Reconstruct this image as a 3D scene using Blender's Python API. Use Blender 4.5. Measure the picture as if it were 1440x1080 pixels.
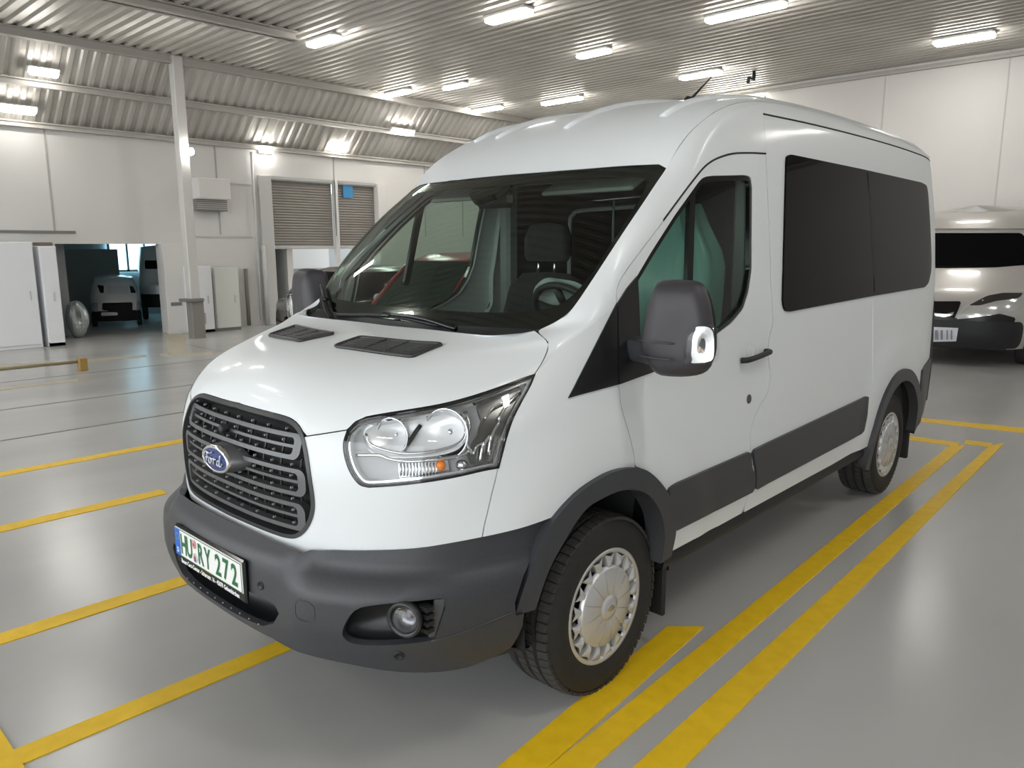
import bpy, bmesh, math, random
import numpy as np
from mathutils import Vector, Matrix
from mathutils.geometry import delaunay_2d_cdt
random.seed(7)
for o in list(bpy.data.objects): bpy.data.objects.remove(o)
scn = bpy.context.scene; COL = scn.collection
# ---------------------------------------------------------------- camera (solved from wheelbase, plate size and body lines)
CAM = np.array([2.5706, -1.2067, 1.7055]); YAW, PITCH, ROLL, FPX = -0.7532, -0.1777, -0.0026, 1066.75
def cam_axes():
    cy, sy, cp, sp = math.cos(YAW), math.sin(YAW), math.cos(PITCH), math.sin(PITCH)
    f = np.array([sy*cp, cy*cp, sp]); r = np.array([cy, -sy, 0.]); u = np.cross(r, f)
    cr, sr = math.cos(ROLL), math.sin(ROLL)
    return cr*r+sr*u, -sr*r+cr*u, f
RGT, UPV, FWD = cam_axes()
cd = bpy.data.cameras.new('camera'); cam = bpy.data.objects.new('camera', cd); COL.objects.link(cam)
cd.sensor_fit = 'HORIZONTAL'; cd.sensor_width = 36; cd.lens = FPX/1440*36; cd.clip_end = 200; cd.clip_start = .05
M = Matrix.Identity(4)
for i in range(3):
    M[i][0], M[i][1], M[i][2], M[i][3] = RGT[i], UPV[i], -FWD[i], CAM[i]
cam.matrix_world = M; scn.camera = cam
# ---------------------------------------------------------------- world, exposure
vs = scn.view_settings
vs.view_transform = 'Standard'; vs.look = 'None'; vs.gamma = 1; vs.use_curve_mapping = False; vs.exposure = 1.0
# even daylight sky; it reaches the hall only through its open front, ahead of the van
w = bpy.data.worlds.new('world'); scn.world = w; w.use_nodes = True
w.node_tree.nodes['Background'].inputs[0].default_value = (.93, .97, 1, 1)
w.node_tree.nodes['Background'].inputs[1].default_value = 1.9
# ---------------------------------------------------------------- pixel <-> place helpers (a pixel gives a direction, the surface it lies on gives the distance)
def project(P):
    d = np.asarray(P, float)-CAM; z = d@FWD
    return np.stack([720+FPX*(d@RGT)/z, 540-FPX*(d@UPV)/z], -1)
def ray(px, py): return FWD+RGT*((px-720)/FPX)-UPV*((py-540)/FPX)
def on(px, py, axis, v):
    d = ray(px, py); return CAM+d*((v-CAM[axis])/d[axis])
# ---------------------------------------------------------------- materials
def mat(name, col, rough=.5, metal=0., coat=0., spec=.5, emit=0., noise=None, bump=None):
    m = bpy.data.materials.new(name); m.use_nodes = True; nt = m.node_tree; b = nt.nodes['Principled BSDF']
    b.inputs['Base Color'].default_value = (*col, 1); b.inputs['Roughness'].default_value = rough; b.inputs['Metallic'].default_value = metal
    b.inputs['Coat Weight'].default_value = coat; b.inputs['Coat Roughness'].default_value = .10; b.inputs['Specular IOR Level'].default_value = spec
    if emit: b.inputs['Emission Color'].default_value = (*col, 1); b.inputs['Emission Strength'].default_value = emit
    tc = nt.nodes.new('ShaderNodeTexCoord')
    if noise:   # (scale, colour2, rough variation, stretch)
        mp = nt.nodes.new('ShaderNodeMapping'); mp.inputs['Scale'].default_value = noise[3] if len(noise) > 3 else (1, 1, 1)
        n = nt.nodes.new('ShaderNodeTexNoise'); n.inputs['Scale'].default_value = noise[0]; n.inputs['Detail'].default_value = 6
        nt.links.new(tc.outputs['Object'], mp.inputs['Vector']); nt.links.new(mp.outputs[0], n.inputs['Vector'])
        cr = nt.nodes.new('ShaderNodeValToRGB'); cr.color_ramp.elements[0].position = .35; cr.color_ramp.elements[1].position = .68
        cr.color_ramp.elements[0].color = (*col, 1); cr.color_ramp.elements[1].color = (*noise[1], 1)
        nt.links.new(n.outputs['Fac'], cr.inputs[0]); nt.links.new(cr.outputs[0], b.inputs['Base Color'])
        if noise[2]:
            mr = nt.nodes.new('ShaderNodeMapRange'); mr.inputs['To Min'].default_value = rough-noise[2]; mr.inputs['To Max'].default_value = rough+noise[2]
            nt.links.new(n.outputs['Fac'], mr.inputs['Value']); nt.links.new(mr.outputs[0], b.inputs['Roughness'])
    if bump:    # (scale, strength)
        n2 = nt.nodes.new('ShaderNodeTexNoise'); n2.inputs['Scale'].default_value = bump[0]; n2.inputs['Detail'].default_value = 4
        bp = nt.nodes.new('ShaderNodeBump'); bp.inputs['Strength'].default_value = bump[1]; bp.inputs['Distance'].default_value = .002
        nt.links.new(tc.outputs['Object'], n2.inputs['Vector']); nt.links.new(n2.outputs['Fac'], bp.inputs['Height']); nt.links.new(bp.outputs[0], b.inputs['Normal'])
    return m
def glassmat(name, tint, refl=1., rough=.0):
    m = bpy.data.materials.new(name); m.use_nodes = True; nt = m.node_tree; nt.nodes.clear()
    out = nt.nodes.new('ShaderNodeOutputMaterial'); mx = nt.nodes.new('ShaderNodeMixShader')
    tr = nt.nodes.new('ShaderNodeBsdfTransparent'); tr.inputs[0].default_value = (*tint, 1)
    gl = nt.nodes.new('ShaderNodeBsdfGlossy'); gl.inputs['Roughness'].default_value = rough; gl.inputs[0].default_value = (refl, refl, refl, 1)
    fr = nt.nodes.new('ShaderNodeFresnel'); ge = nt.nodes.new('ShaderNodeNewGeometry'); mr = nt.nodes.new('ShaderNodeMapRange')   # a thin pane reflects the same from both sides
    mr.inputs['To Min'].default_value = 1.5; mr.inputs['To Max'].default_value = 1/1.5; nt.links.new(ge.outputs['Backfacing'], mr.inputs['Value']); nt.links.new(mr.outputs[0], fr.inputs[0])
    nt.links.new(fr.outputs[0], mx.inputs[0]); nt.links.new(tr.outputs[0], mx.inputs[1]); nt.links.new(gl.outputs[0], mx.inputs[2]); nt.links.new(mx.outputs[0], out.inputs[0])
    return m
PAINT = mat('white_paint', (.80, .835, .85), .42, coat=.22)
BLACKP = mat('grey_plastic', (.043, .045, .052), .42, noise=(90, (.050, .052, .058), .03), bump=(900, .12))
DARKP = mat('black_plastic', (.014, .015, .017), .5)
GLOSSB = mat('gloss_black', (.006, .006, .007), .12)
RUBBER = mat('rubber', (.016, .016, .017), .75, noise=(40, (.024, .023, .023), .05))
TREADM = mat('tread_rubber', (.035, .034, .034), .85, noise=(60, (.055, .052, .05), .05))
SILVER = mat('silver_trim', (.66, .665, .67), .34, metal=.6)
GRILLE = mat('grille_grey', (.13, .133, .138), .38, metal=.45)
CHROME = mat('chrome', (.85, .86, .87), .08, metal=1.)
SATIN = mat('satin_chrome', (.62, .63, .65), .2, metal=1.)
MIRRORM = mat('mirror_glass', (.7, .72, .74), .02, metal=1.)
WSG = glassmat('windscreen_glass', (.66, .74, .68), .9)
SIDEG = glassmat('side_glass', (.50, .60, .56), .8)
LENS = glassmat('clear_lens', (.96, .97, .98), 1.)
PRIV = mat('privacy_glass', (.004, .004, .005), .04, spec=.07)
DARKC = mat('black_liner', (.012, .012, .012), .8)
# ---------------------------------------------------------------- body surfaces of the van (metres; nose at y=0, van runs along +y, its left side at +x)
def pchip(xs, ys):
    xs = np.array(xs, float); ys = np.array(ys, float); h = np.diff(xs); d = np.diff(ys)/h
    m = np.zeros(len(xs)); m[0], m[-1] = d[0], d[-1]
    for i in range(1, len(xs)-1):
        if d[i-1]*d[i] > 0:
            w1, w2 = 2*h[i]+h[i-1], h[i]+2*h[i-1]; m[i] = (w1+w2)/(w1/d[i-1]+w2/d[i])
    def f(x):
        x = np.asarray(x, float); xc = np.clip(x, xs[0], xs[-1])
        i = np.clip(np.searchsorted(xs, xc)-1, 0, len(xs)-2); t = (xc-xs[i])/h[i]
        return (2*t**3-3*t**2+1)*ys[i]+(t**3-2*t**2+t)*h[i]*m[i]+(-2*t**3+3*t**2)*ys[i+1]+(t**3-t**2)*h[i]*m[i+1]
    return f
def smooth(a, b, x):
    t = np.clip((x-a)/(b-a), 0, 1); return t*t*(3-2*t)
# reference plan curve of the nose, by arc length
_t = 1-np.linspace(1, 0, 4000)**2.2
_t = np.concatenate([np.linspace(0, 1, 4000)**3*.05, .05+.95*np.linspace(0, 1, 4000)[1:]])
_x = (1-(1-_t)**3.0)**(1/2.56); _y = _t*1.1
_s = np.concatenate([[0], np.cumsum(np.hypot(np.diff(_x), np.diff(_y)))]); SN = _s[-1]
def refcurve(s):
    s = np.asarray(s, float); a = np.abs(s)
    return np.sign(s)*np.interp(a, _s, _x), np.where(a < SN, np.interp(a, _s, _y), 1.1+(a-SN))
XP = pchip([.2, .32, .45, .6, .8, 1.0, 1.2, 1.4, 1.7, 2.0, 2.2, 2.34, 2.5], [.95, .975, .99, 1.003, 1.005, .998, .985, .97, .935, .895, .862, .835, .78])
Y0 = pchip([.2, .7, .95, 1.08, 1.14, 1.2, 1.27, 1.36, 1.6], [.03, .02, .018, .045, .075, .135, .23, .34, .40])
def body(s, z):
    s = np.asarray(s, float); z = np.asarray(z, float)
    xr, yr = refcurve(s); y = Y0(z)+yr
    x = XP(z)*np.abs(xr)
    x = x-.042*smooth(1.1, 1.6, z)*np.clip(2.2-y, 0, 2)**2
    for wy in (1.02, 4.32):                                          # blisters over the wheel arches
        x = x+.016*(1-smooth(.62, .80, np.hypot(y-wy, (z-.36)*.95)))
    ys = 4.62+.34*smooth(.6, 1.9, z); t = np.clip((y-ys)/(5.5-ys), 0, 1)   # the flank tucks in towards the rear corner
    x = x-(.118-.05*smooth(.7, 2.2, z))*t**2.4-.10*t**9
    return np.stack([np.where(s < 0, -x, x), y, z], -1)
XB = pchip([.2, .26, .34, .42, .55, .7, .8], [.90, .96, .99, 1.0, 1.012, 1.015, 1.01])
YBC = pchip([.2, .25, .3, .36, .45, .55, .66, .692, .70, .73, .755, .80], [.13, .06, .0, -.04, -.062, -.067, -.066, -.058, -.046, -.016, .006, .02])
YBS = pchip([.2, .25, .3, .36, .44, .52, .60, .625, .69, .70, .76, .80], [.15, .08, .02, -.03, -.072, -.088, -.087, -.084, -.012, -.002, .008, .018])
def bumper(s, z):
    s = np.asarray(s, float); z = np.asarray(z, float)
    xr, yr = refcurve(s); k = smooth(.40, .56, np.abs(s)+.25*(.62-z)); y = YBC(z)*(1-k)+YBS(z)*k
    x = (XB(z)-.022*k*smooth(.62, .70, z)+.006*k)*np.abs(xr)
    return np.stack([np.where(s < 0, -x, x), y+yr, z], -1)
class Surf:
    def __init__(self, f, a0, a1, b0, b1, na=240, nb=90, centre=(0, 2.6, 1.1)):
        self.f = f; self.c = np.array(centre); self.A, self.B = np.meshgrid(np.linspace(a0, a1, na), np.linspace(b0, b1, nb), indexing='ij')
        P = f(self.A, self.B); self.px = project(P); self.dep = (P-CAM)@FWD; self.lim = (a0, a1, b0, b1)
        n = self.normal(self.A, self.B); self.front = ((CAM-P)*n).sum(-1) > 0
    def normal(self, a, b, e=1e-4):
        a = np.asarray(a, float); b = np.asarray(b, float)
        n = np.cross(self.f(a+e, b)-self.f(a-e, b), self.f(a, b+e)-self.f(a, b-e))
        n = n/np.maximum(np.linalg.norm(n, axis=-1, keepdims=True), 1e-12)
        P = self.f(a, b); flip = ((P-self.c)*n).sum(-1, keepdims=True) < 0
        return np.where(flip, -n, n)
    def inv(self, px, py):
        q = np.array([px, py], float)
        d = np.hypot(*(self.px-q).transpose(2, 0, 1))+np.where(self.front, 0, 1e4)
        i = np.unravel_index(np.argmin(d), d.shape); v = np.array([self.A[i], self.B[i]])
        for _ in range(25):
            r = project(self.f(v[0], v[1]))-q
            if np.hypot(*r) < .01: break
            e = 1e-4
            J = np.stack([(project(self.f(v[0]+e, v[1]))-project(self.f(v[0]-e, v[1])))/(2*e), (project(self.f(v[0], v[1]+e))-project(self.f(v[0], v[1]-e)))/(2*e)], 1)
            st = np.linalg.lstsq(J, -r, rcond=1e-3)[0]; v = v+np.clip(st, -.1, .1)
            v[0] = np.clip(v[0], self.lim[0], self.lim[1]); v[1] = np.clip(v[1], self.lim[2], self.lim[3])
        self.err = float(np.hypot(*(project(self.f(v[0], v[1]))-q)))
        return v
    def trace(self, pts): return [self.inv(*p) for p in pts]
SIDE = Surf(body, -.95, SN+4.40, .2, 2.5, 560, 120)
BUMP = Surf(bumper, -1.2, SN+.2, .2, .8, 300, 80)
# ---------------------------------------------------------------- mesh tools
def link(name, me, m, parent=None, smooth=True):
    o = bpy.data.objects.new(name, me); COL.objects.link(o)
    if m is not None and not me.materials: me.materials.append(m)
    if parent is not None:
        o.parent = parent
        if parent.type == 'EMPTY': o.matrix_parent_inverse = Matrix.Translation(-Vector(parent.location))
    return o
def thing(name, label, cat, loc, group=None):
    o = bpy.data.objects.new(name, None); COL.objects.link(o); o.location = loc; o.empty_display_size = .2
    o['label'] = label; o['category'] = cat
    if group: o['group'] = group
    return o
def tag(o, label=None, cat=None, group=None, kind=None):
    for k, v in (('label', label), ('category', cat), ('group', group), ('kind', kind)):
        if v: o[k] = v
    return o
class MB:
    """collects shapes into one mesh"""
    def __init__(s): s.v = []; s.f = []; s.n = []; s.hasn = False; s.sm = []
    def add(s, V, F, N=None, smooth=True):
        k = len(s.v); s.v += [tuple(map(float, p)) for p in V]; s.f += [tuple(i+k for i in f) for f in F]
        s.sm += [smooth]*len(F)
        if N is not None: s.n += [tuple(map(float, p)) for p in N]; s.hasn = True
        else: s.n += [(0, 0, 0)]*len(V)
        return s
    def mirror(s):
        k = len(s.v); nf = len(s.f)
        s.v += [(-x, y, z) for x, y, z in s.v]; s.n += [(-x, y, z) for x, y, z in s.n]
        s.f += [tuple(i+k for i in reversed(f)) for f in s.f[:nf]]; s.sm += s.sm[:nf]; return s
    def flipx(s):
        s.v = [(-x, y, z) for x, y, z in s.v]; s.n = [(-x, y, z) for x, y, z in s.n]; s.f = [tuple(reversed(f)) for f in s.f]; return s
    def box(s, c, d, R=None, bev=0, taper=1.):
        x, y, z = (np.array(d, float)/2)
        V = []
        if bev <= 0:
            V = np.array([(sx*x*(taper if sz > 0 else 1), sy*y*(taper if sz > 0 else 1), sz*z) for sz in (-1, 1) for sx, sy in ((-1, -1), (1, -1), (1, 1), (-1, 1))])
            F = [(3, 2, 1, 0), (4, 5, 6, 7), (0, 1, 5, 4), (1, 2, 6, 5), (2, 3, 7, 6), (3, 0, 4, 7)]
        else:
            b = min(bev, x*.95, y*.95, z*.95); rings = []
            for zz, i in ((-z, b), (-z+b, 0), (z-b, 0), (z, b)):
                xi, yi = x-i, y-i; c2 = b if i == 0 else b*.5
                rings.append([(-xi+c2, -yi, zz), (xi-c2, -yi, zz), (xi, -yi+c2, zz), (xi, yi-c2, zz), (xi-c2, yi, zz), (-xi+c2, yi, zz), (-xi, yi-c2, zz), (-xi, -yi+c2, zz)])
            V = np.array([p for r in rings for p in r]); F = [tuple(reversed(range(8))), tuple(range(24, 32))]
            for r in range(3):
                for i in range(8): j = (i+1) % 8; F.append((r*8+i, r*8+j, r*8+8+j, r*8+8+i))
        if R is not None: V = V@np.array(R).T
        return s.add(V+np.array(c), F, smooth=False)
    def tube(s, pts, r, n=8, closed=False, caps=True):
        pts = np.array(pts, float); m = len(pts); r = np.full(m, r) if np.isscalar(r) else np.array(r)
        T = np.gradient(pts, axis=0) if not closed else np.roll(pts, -1, 0)-np.roll(pts, 1, 0)
        T /= np.linalg.norm(T, axis=1, keepdims=True)+1e-12
        u = np.cross(T[0], (0, 0, 1.)); u = np.cross(T[0], (1., 0, 0)) if np.linalg.norm(u) < 1e-3 else u
        V = []
        for i in range(m):
            u = u-T[i]*(u@T[i]); u /= np.linalg.norm(u)+1e-12; w_ = np.cross(T[i], u)
            for k in range(n): a = 2*math.pi*k/n; V.append(pts[i]+r[i]*(math.cos(a)*u+math.sin(a)*w_))
        F = []
        for i in range(m if closed else m-1):
            j = (i+1) % m
            for k in range(n): l = (k+1) % n; F.append((i*n+k, i*n+l, j*n+l, j*n+k))
        if caps and not closed: F += [tuple(reversed(range(n))), tuple(range((m-1)*n, m*n))]
        return s.add(V, F)
    def lathe(s, prof, c, axis, n=48, a0=0, a1=2*math.pi, smooth=True):
        """prof: (radius, distance along axis)"""
        ax = np.array(axis, float); ax /= np.linalg.norm(ax); u = np.cross(ax, (0, 0, 1.))
        if np.linalg.norm(u) < 1e-3: u = np.cross(ax, (0, 1., 0))
        u /= np.linalg.norm(u); v = np.cross(ax, u); full = abs(a1-a0-2*math.pi) < 1e-6; m = n if full else n+1
        V = [np.array(c)+ax*h+r*(math.cos(a0+(a1-a0)*k/n)*u+math.sin(a0+(a1-a0)*k/n)*v) for r, h in prof for k in range(m)]
        F = []
        for i in range(len(prof)-1):
            for k in range(n):
                l = (k+1) % m if full else k+1
                F.append((i*m+k, i*m+l, (i+1)*m+l, (i+1)*m+k))
        return s.add(V, F, smooth=smooth)
    def grid(s, P, N=None, flip=False, closed=False):
        P = np.asarray(P); a, b = P.shape[:2]; F = []
        for i in range(a-1):
            for j in range(b if closed else b-1):
                l = (j+1) % b; q = (i*b+j, (i+1)*b+j, (i+1)*b+l, i*b+l); F.append(tuple(reversed(q)) if flip else q)
        return s.add(P.reshape(-1, 3), F, None if N is None else np.asarray(N).reshape(-1, 3))
    def prism(s, poly, axis, lo, hi, smooth=False):
        """2-D polygon extruded along an axis (0 x,1 y,2 z); polygon in the other two axes in order"""
        poly = np.array(poly, float); n = len(poly); o = [i for i in range(3) if i != axis]; V = np.zeros((2*n, 3))
        V[:n, o[0]] = V[n:, o[0]] = poly[:, 0]; V[:n, o[1]] = V[n:, o[1]] = poly[:, 1]; V[:n, axis] = lo; V[n:, axis] = hi
        F = [tuple(reversed(range(n))), tuple(range(n, 2*n))]+[(i, (i+1) % n, n+(i+1) % n, n+i) for i in range(n)]
        return s.add(V, F, smooth=smooth)
    def ellipsoid(s, c, r, n=20, m=12, p=1.):
        V = []; 
        for i in range(m+1):
            t = math.pi*i/m
            for k in range(n):
                a = 2*math.pi*k/n; f = lambda q: math.copysign(abs(q)**p, q)
                V.append((c[0]+r[0]*f(math.sin(t))*f(math.cos(a)), c[1]+r[1]*f(math.sin(t))*f(math.sin(a)), c[2]+r[2]*f(math.cos(t))))
        F = [(i*n+k, (i+1)*n+k, (i+1)*n+(k+1) % n, i*n+(k+1) % n) for i in range(m) for k in range(n)]
        return s.add(V, F)
    def xform(s, M):
        s.v = [tuple(M@Vector(p)) for p in s.v]; return s
    def build(s, name, m, parent=None, recalc=True, bevel=0):
        me = bpy.data.meshes.new(name); me.from_pydata(s.v, [], s.f)
        me.polygons.foreach_set('use_smooth', s.sm); me.validate()
        if s.hasn:
            N = np.array(s.n); me.normals_split_custom_set_from_vertices([tuple(q) for q in N])
        elif recalc:
            bm = bmesh.new(); bm.from_mesh(me); bmesh.ops.remove_doubles(bm, verts=bm.verts, dist=1e-6); bmesh.ops.recalc_face_normals(bm, faces=bm.faces)
            if bevel: bmesh.ops.bevel(bm, geom=[e for e in bm.edges if e.is_manifold and e.calc_face_angle(0) > .5], offset=bevel, segments=2, affect='EDGES', profile=.6)
            bm.to_mesh(me); bm.free()
        return link(name, me, m, parent)
def pip(poly, q):
    """points q inside polygon"""
    x, y = q[:, 0], q[:, 1]; ins = np.zeros(len(q), bool); n = len(poly)
    for i in range(n):
        (x0, y0), (x1, y1) = poly[i], poly[(i+1) % n]
        c = (y0 > y) != (y1 > y)
        if c.any():
            xi = (x1-x0)*(y-y0)/((y1-y0) if y1 != y0 else 1e-12)+x0; ins ^= c & (x < xi)
    return ins
def dens(poly, res, closed=True):
    poly = np.array(poly, float); out = []; n = len(poly)
    for i in range(n if closed else n-1):
        a, b = poly[i], poly[(i+1) % n]; k = max(1, int(math.ceil(np.hypot(*(b-a))/res)))
        out += [a+(b-a)*t/k for t in range(k)]
    if not closed: out.append(poly[-1])
    return np.array(out)
def inset(poly, d):
    """move a closed polygon inwards by d"""
    p = np.array(poly, float); area = .5*np.sum(p[:, 0]*np.roll(p[:, 1], -1)-np.roll(p[:, 0], -1)*p[:, 1]); sg = 1 if area > 0 else -1
    e = np.roll(p, -1, 0)-p; e /= np.hypot(e[:, 0], e[:, 1])[:, None]+1e-12; nn = sg*np.stack([-e[:, 1], e[:, 0]], 1)
    m = nn+np.roll(nn, 1, 0); m /= np.maximum((m*m).sum(1, keepdims=True)/2, .35)
    return p+m*d
def chaikin(p, it=2, closed=True):
    p = np.array(p, float)
    for _ in range(it):
        q = np.roll(p, -1, 0) if closed else p[1:]; b = p if closed else p[:-1]
        r = np.stack([.75*b+.25*q, .25*b+.75*q], 1).reshape(-1, p.shape[1])
        p = r if closed else np.vstack([p[:1], r, p[-1:]])
    return p
def spl(pts, n=8):
    """open Catmull-Rom through points (any dimension)"""
    P = np.array(pts, float); Q = np.vstack([2*P[0]-P[1], P, 2*P[-1]-P[-2]]); out = []
    for i in range(1, len(Q)-2):
        p0, p1, p2, p3 = Q[i-1:i+3]
        for k in range(n):
            t = k/n; out.append(.5*((2*p1)+(-p0+p2)*t+(2*p0-5*p1+4*p2-p3)*t*t+(-p0+3*p1-3*p2+p3)*t**3))
    out.append(P[-1]); return np.array(out)
def resamp(P, n):
    P = np.asarray(P, float); s_ = np.concatenate([[0], np.cumsum(np.linalg.norm(np.diff(P, axis=0), axis=1))]); t = np.linspace(0, s_[-1], n)
    return np.stack([np.interp(t, s_, P[:, i]) for i in range(P.shape[1])], 1)
def panel(surf, outline, holes=(), res=.05, off=0., thick=.015, gap=.002, mb=None, skirt=True):
    """sheet on a surface: outline and holes in surface coordinates, edges turned in by thick"""
    out = inset(outline, gap) if gap else np.array(outline, float); hs = [np.array(h, float) for h in holes]
    rings = [dens(out, res)]+[dens(h, res) for h in hs]
    lo, hi = out.min(0), out.max(0); gx, gy = np.meshgrid(np.arange(lo[0]+res*.5, hi[0], res), np.arange(lo[1]+res*.5, hi[1], res), indexing='ij')
    gy = gy+(np.arange(gy.shape[0]) % 2)[:, None]*0; G = np.stack([gx.ravel(), gy.ravel()], 1)
    if len(G):
        k = pip(rings[0], G)
        for h in rings[1:]: k &= ~pip(h, G)
        allb = np.vstack(rings); G = G[k]
        if len(G): G = G[(np.sqrt(((G[:, None]-allb[None])**2).sum(-1)).min(1) > .45*res)]
    pts = [tuple(p) for r in rings for p in r]+[tuple(p) for p in G]; edges = []; k = 0
    for r in rings: edges += [(k+i, k+(i+1) % len(r)) for i in range(len(r))]; k += len(r)
    V2, E2, F2, _, _, _ = delaunay_2d_cdt([Vector(p) for p in pts], edges, [], 0, 1e-6)
    V2 = np.array([tuple(v) for v in V2]); F2 = np.array([tuple(f) for f in F2 if len(f) == 3]); c = V2[F2].mean(1)
    keep = pip(rings[0], c)
    for h in rings[1:]: keep &= ~pip(h, c)
    F2 = F2[keep]; P = surf.f(V2[:, 0], V2[:, 1]); N = surf.normal(V2[:, 0], V2[:, 1]); P = P+N*off
    fn = np.cross(P[F2[:, 1]]-P[F2[:, 0]], P[F2[:, 2]]-P[F2[:, 0]]); bad = (fn*N[F2].mean(1)).sum(1) < 0; F2[bad] = F2[bad][:, ::-1]
    mb = mb or MB(); mb.add(P, [tuple(map(int, f)) for f in F2], N)
    if skirt and thick:
        for ri, r in enumerate(rings):
            Pr = surf.f(r[:, 0], r[:, 1]); Nr = surf.normal(r[:, 0], r[:, 1]); A = Pr+Nr*off; B = A-Nr*thick; n = len(r)
            tn = np.roll(Pr, -1, 0)-np.roll(Pr, 1, 0); sn = np.cross(tn, Nr); sn /= np.linalg.norm(sn, axis=1, keepdims=True)+1e-12
            cen = Pr.mean(0); sg = np.sign(((A-cen)*sn).sum(1).sum()) or 1; sn = sn*sg*(1 if ri == 0 else -1)
            F = []
            for i in range(n):
                j = (i+1) % n; q = (i, j, n+j, n+i); nn = np.cross(A[j]-A[i], B[j]-A[i])
                F.append(q if nn@sn[i] > 0 else tuple(reversed(q)))
            mb.add(np.vstack([A, B]), F, np.vstack([sn, sn]))
    return mb
def recess(surf, outline, depth, mb=None, shrink=.85, direction=None, top=0.):
    """bowl behind an opening: wall and floor"""
    r = dens(outline, .03); P = surf.f(r[:, 0], r[:, 1]); N = surf.normal(r[:, 0], r[:, 1]); c = P.mean(0)
    D = -N.mean(0) if direction is None else np.array(direction, float); D = D/np.linalg.norm(D)
    n = len(r); rings = [P+N*top, P+D*depth*.6, c+(P-c)*shrink+D*depth]; V = np.vstack(rings+[[rings[2].mean(0)]]); F = []
    for k in range(2):
        for i in range(n): j = (i+1) % n; F.append((k*n+i, k*n+j, (k+1)*n+j, (k+1)*n+i))
    F += [(2*n+i, 2*n+(i+1) % n, 3*n) for i in range(n)]
    mb = mb or MB(); return mb.add(V, F)
def strip3(A, B, TA, TB, m):
    """Hermite sheet between two space curves with end tangents"""
    t = np.linspace(0, 1, m)[None, :, None]; A, B, TA, TB = (np.asarray(q)[:, None, :] for q in (A, B, TA, TB))
    return (2*t**3-3*t**2+1)*A+(t**3-2*t**2+t)*TA+(-2*t**3+3*t**2)*B+(t**3-t**2)*TB
def gridnormals(P):
    du = np.gradient(P, axis=0); dv = np.gradient(P, axis=1); n = np.cross(du, dv); n /= np.linalg.norm(n, axis=-1, keepdims=True)+1e-12; return n
def orient(P, centre=(0, 2.6, 1.1)):
    n = gridnormals(P); s_ = ((P-np.array(centre))*n).sum(-1).mean()
    return (n, False) if s_ > 0 else (-n, True)
def sheet(P, name, m, parent, mirror=True, centre=(0, 2.6, 1.1)):
    n, fl = orient(P, centre); mb = MB().grid(P, n, fl)
    if mirror: mb.mirror()
    return mb.build(name, m, parent)
def sheet_mb(P, mb=None, centre=(0, 2.6, 1.1)):
    n, fl = orient(P, centre); return (mb or MB()).grid(P, n, fl)
def text_mesh(txt, size, extrude=.0, bold=0.):
    c = bpy.data.curves.new('t', 'FONT'); c.body = txt; c.size = size; c.extrude = extrude; c.offset = bold; c.align_x = 'CENTER'; c.align_y = 'CENTER'; c.resolution_u = 3
    o = bpy.data.objects.new('t', c); me = bpy.data.meshes.new_from_object(o); bpy.data.objects.remove(o); bpy.data.curves.remove(c); return me
# ================================================================= THE VAN
VAN = thing('passenger_van', 'white passenger van with dark grey bumper, black side mouldings and silver wheel covers', 'van', (0, 2.6, 0))
def sy(y, z): return y-float(Y0(z))-1.1+SN
def S3(P): P = np.asarray(P); return SIDE.f(P[:, 0], P[:, 1])
T = SIDE.trace
def TL(pts, step=14., S=None):
    """trace a closed polygon whose edges are straight as seen, in small steps"""
    return np.array((S or SIDE).trace(dens(pts, step)))
def both(mk, name, m, parent=VAN, label=None):
    """a part and its twin on the other flank"""
    a = mk(); o = a.build(name, m, parent); b = mk().flipx().build(name, m, parent)
    return o, b
# --- traced edges on the body surface
g_px = [(300, 559.3), (311.5, 562.4), (340, 570), (372.6, 578.7), (395, 584.5), (409.3, 588.9), (421.5, 599), (429.6, 615.4), (437.8, 662), (442.9, 703), (441.9, 723.3), (433.7, 743.7), (419.4, 757), (404, 756), (393, 752.9), (352, 736.6), (311.5, 719.3), (290, 708)]
g = np.array(T(g_px)); gi = g[g[:, 0] > .02]
ztop = float(np.interp(0, [g[g[:, 0] <= .02][0][0] if (g[:8, 0] < 0).any() else -.01, gi[0][0]], [gi[0][1], gi[0][1]])); zbot = gi[-1][1]
GR = np.vstack([[0, gi[0][1]+.002], gi, [0, zbot-.002]])            # right half outline of the grille opening, centre top to centre bottom
GRs = spl(np.vstack([GR[:1], chaikin(GR, 2, False)[1:-1:2], GR[-1:]]), 2); GRs[:, 0] = np.maximum(GRs[:, 0], 0)
hl_in = T([(488.8, 605.4), (501.3, 593), (515.8, 586.7)])
hl_top = T([(515.8, 586.7), (553.3, 580.4), (615.8, 570), (657.5, 559.6), (699, 546), (734.6, 532.5), (751.5, 527.3)])
hl_out = T([(751.5, 527.3), (740.8, 551.3), (718, 597), (707.5, 632.5), (701, 657.5)])
hl_bot = T([(701, 657.5), (678, 661.7), (636.7, 671), (574, 680.4), (518, 684.6)])
hl_low = T([(518, 684.6), (505.4, 680.4), (493, 663.8), (485.6, 643), (483.5, 624), (488.8, 605.4)])
HL = np.vstack([spl(hl_in, 4)[:-1], spl(hl_top, 4)[:-1], spl(hl_out, 4)[:-1], spl(hl_bot, 4)[:-1], spl(hl_low, 4)[:-1]])
seam_h = T([(429.6, 614.5), (460, 610), (488.8, 605.4)])
ftop = spl(T([(437, 774), (460, 774.4), (522.5, 774.4), (585, 771), (637, 763), (678.8, 755)]), 4)
ctop = spl(T([(304, 722), (345.8, 744), (387.5, 763), (412.5, 773.3), (424, 777), (437, 774)]), 4); ctop = ctop[ctop[:, 0] > .01]
CT = np.vstack([[0, ctop[0][1]], ctop])
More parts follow.
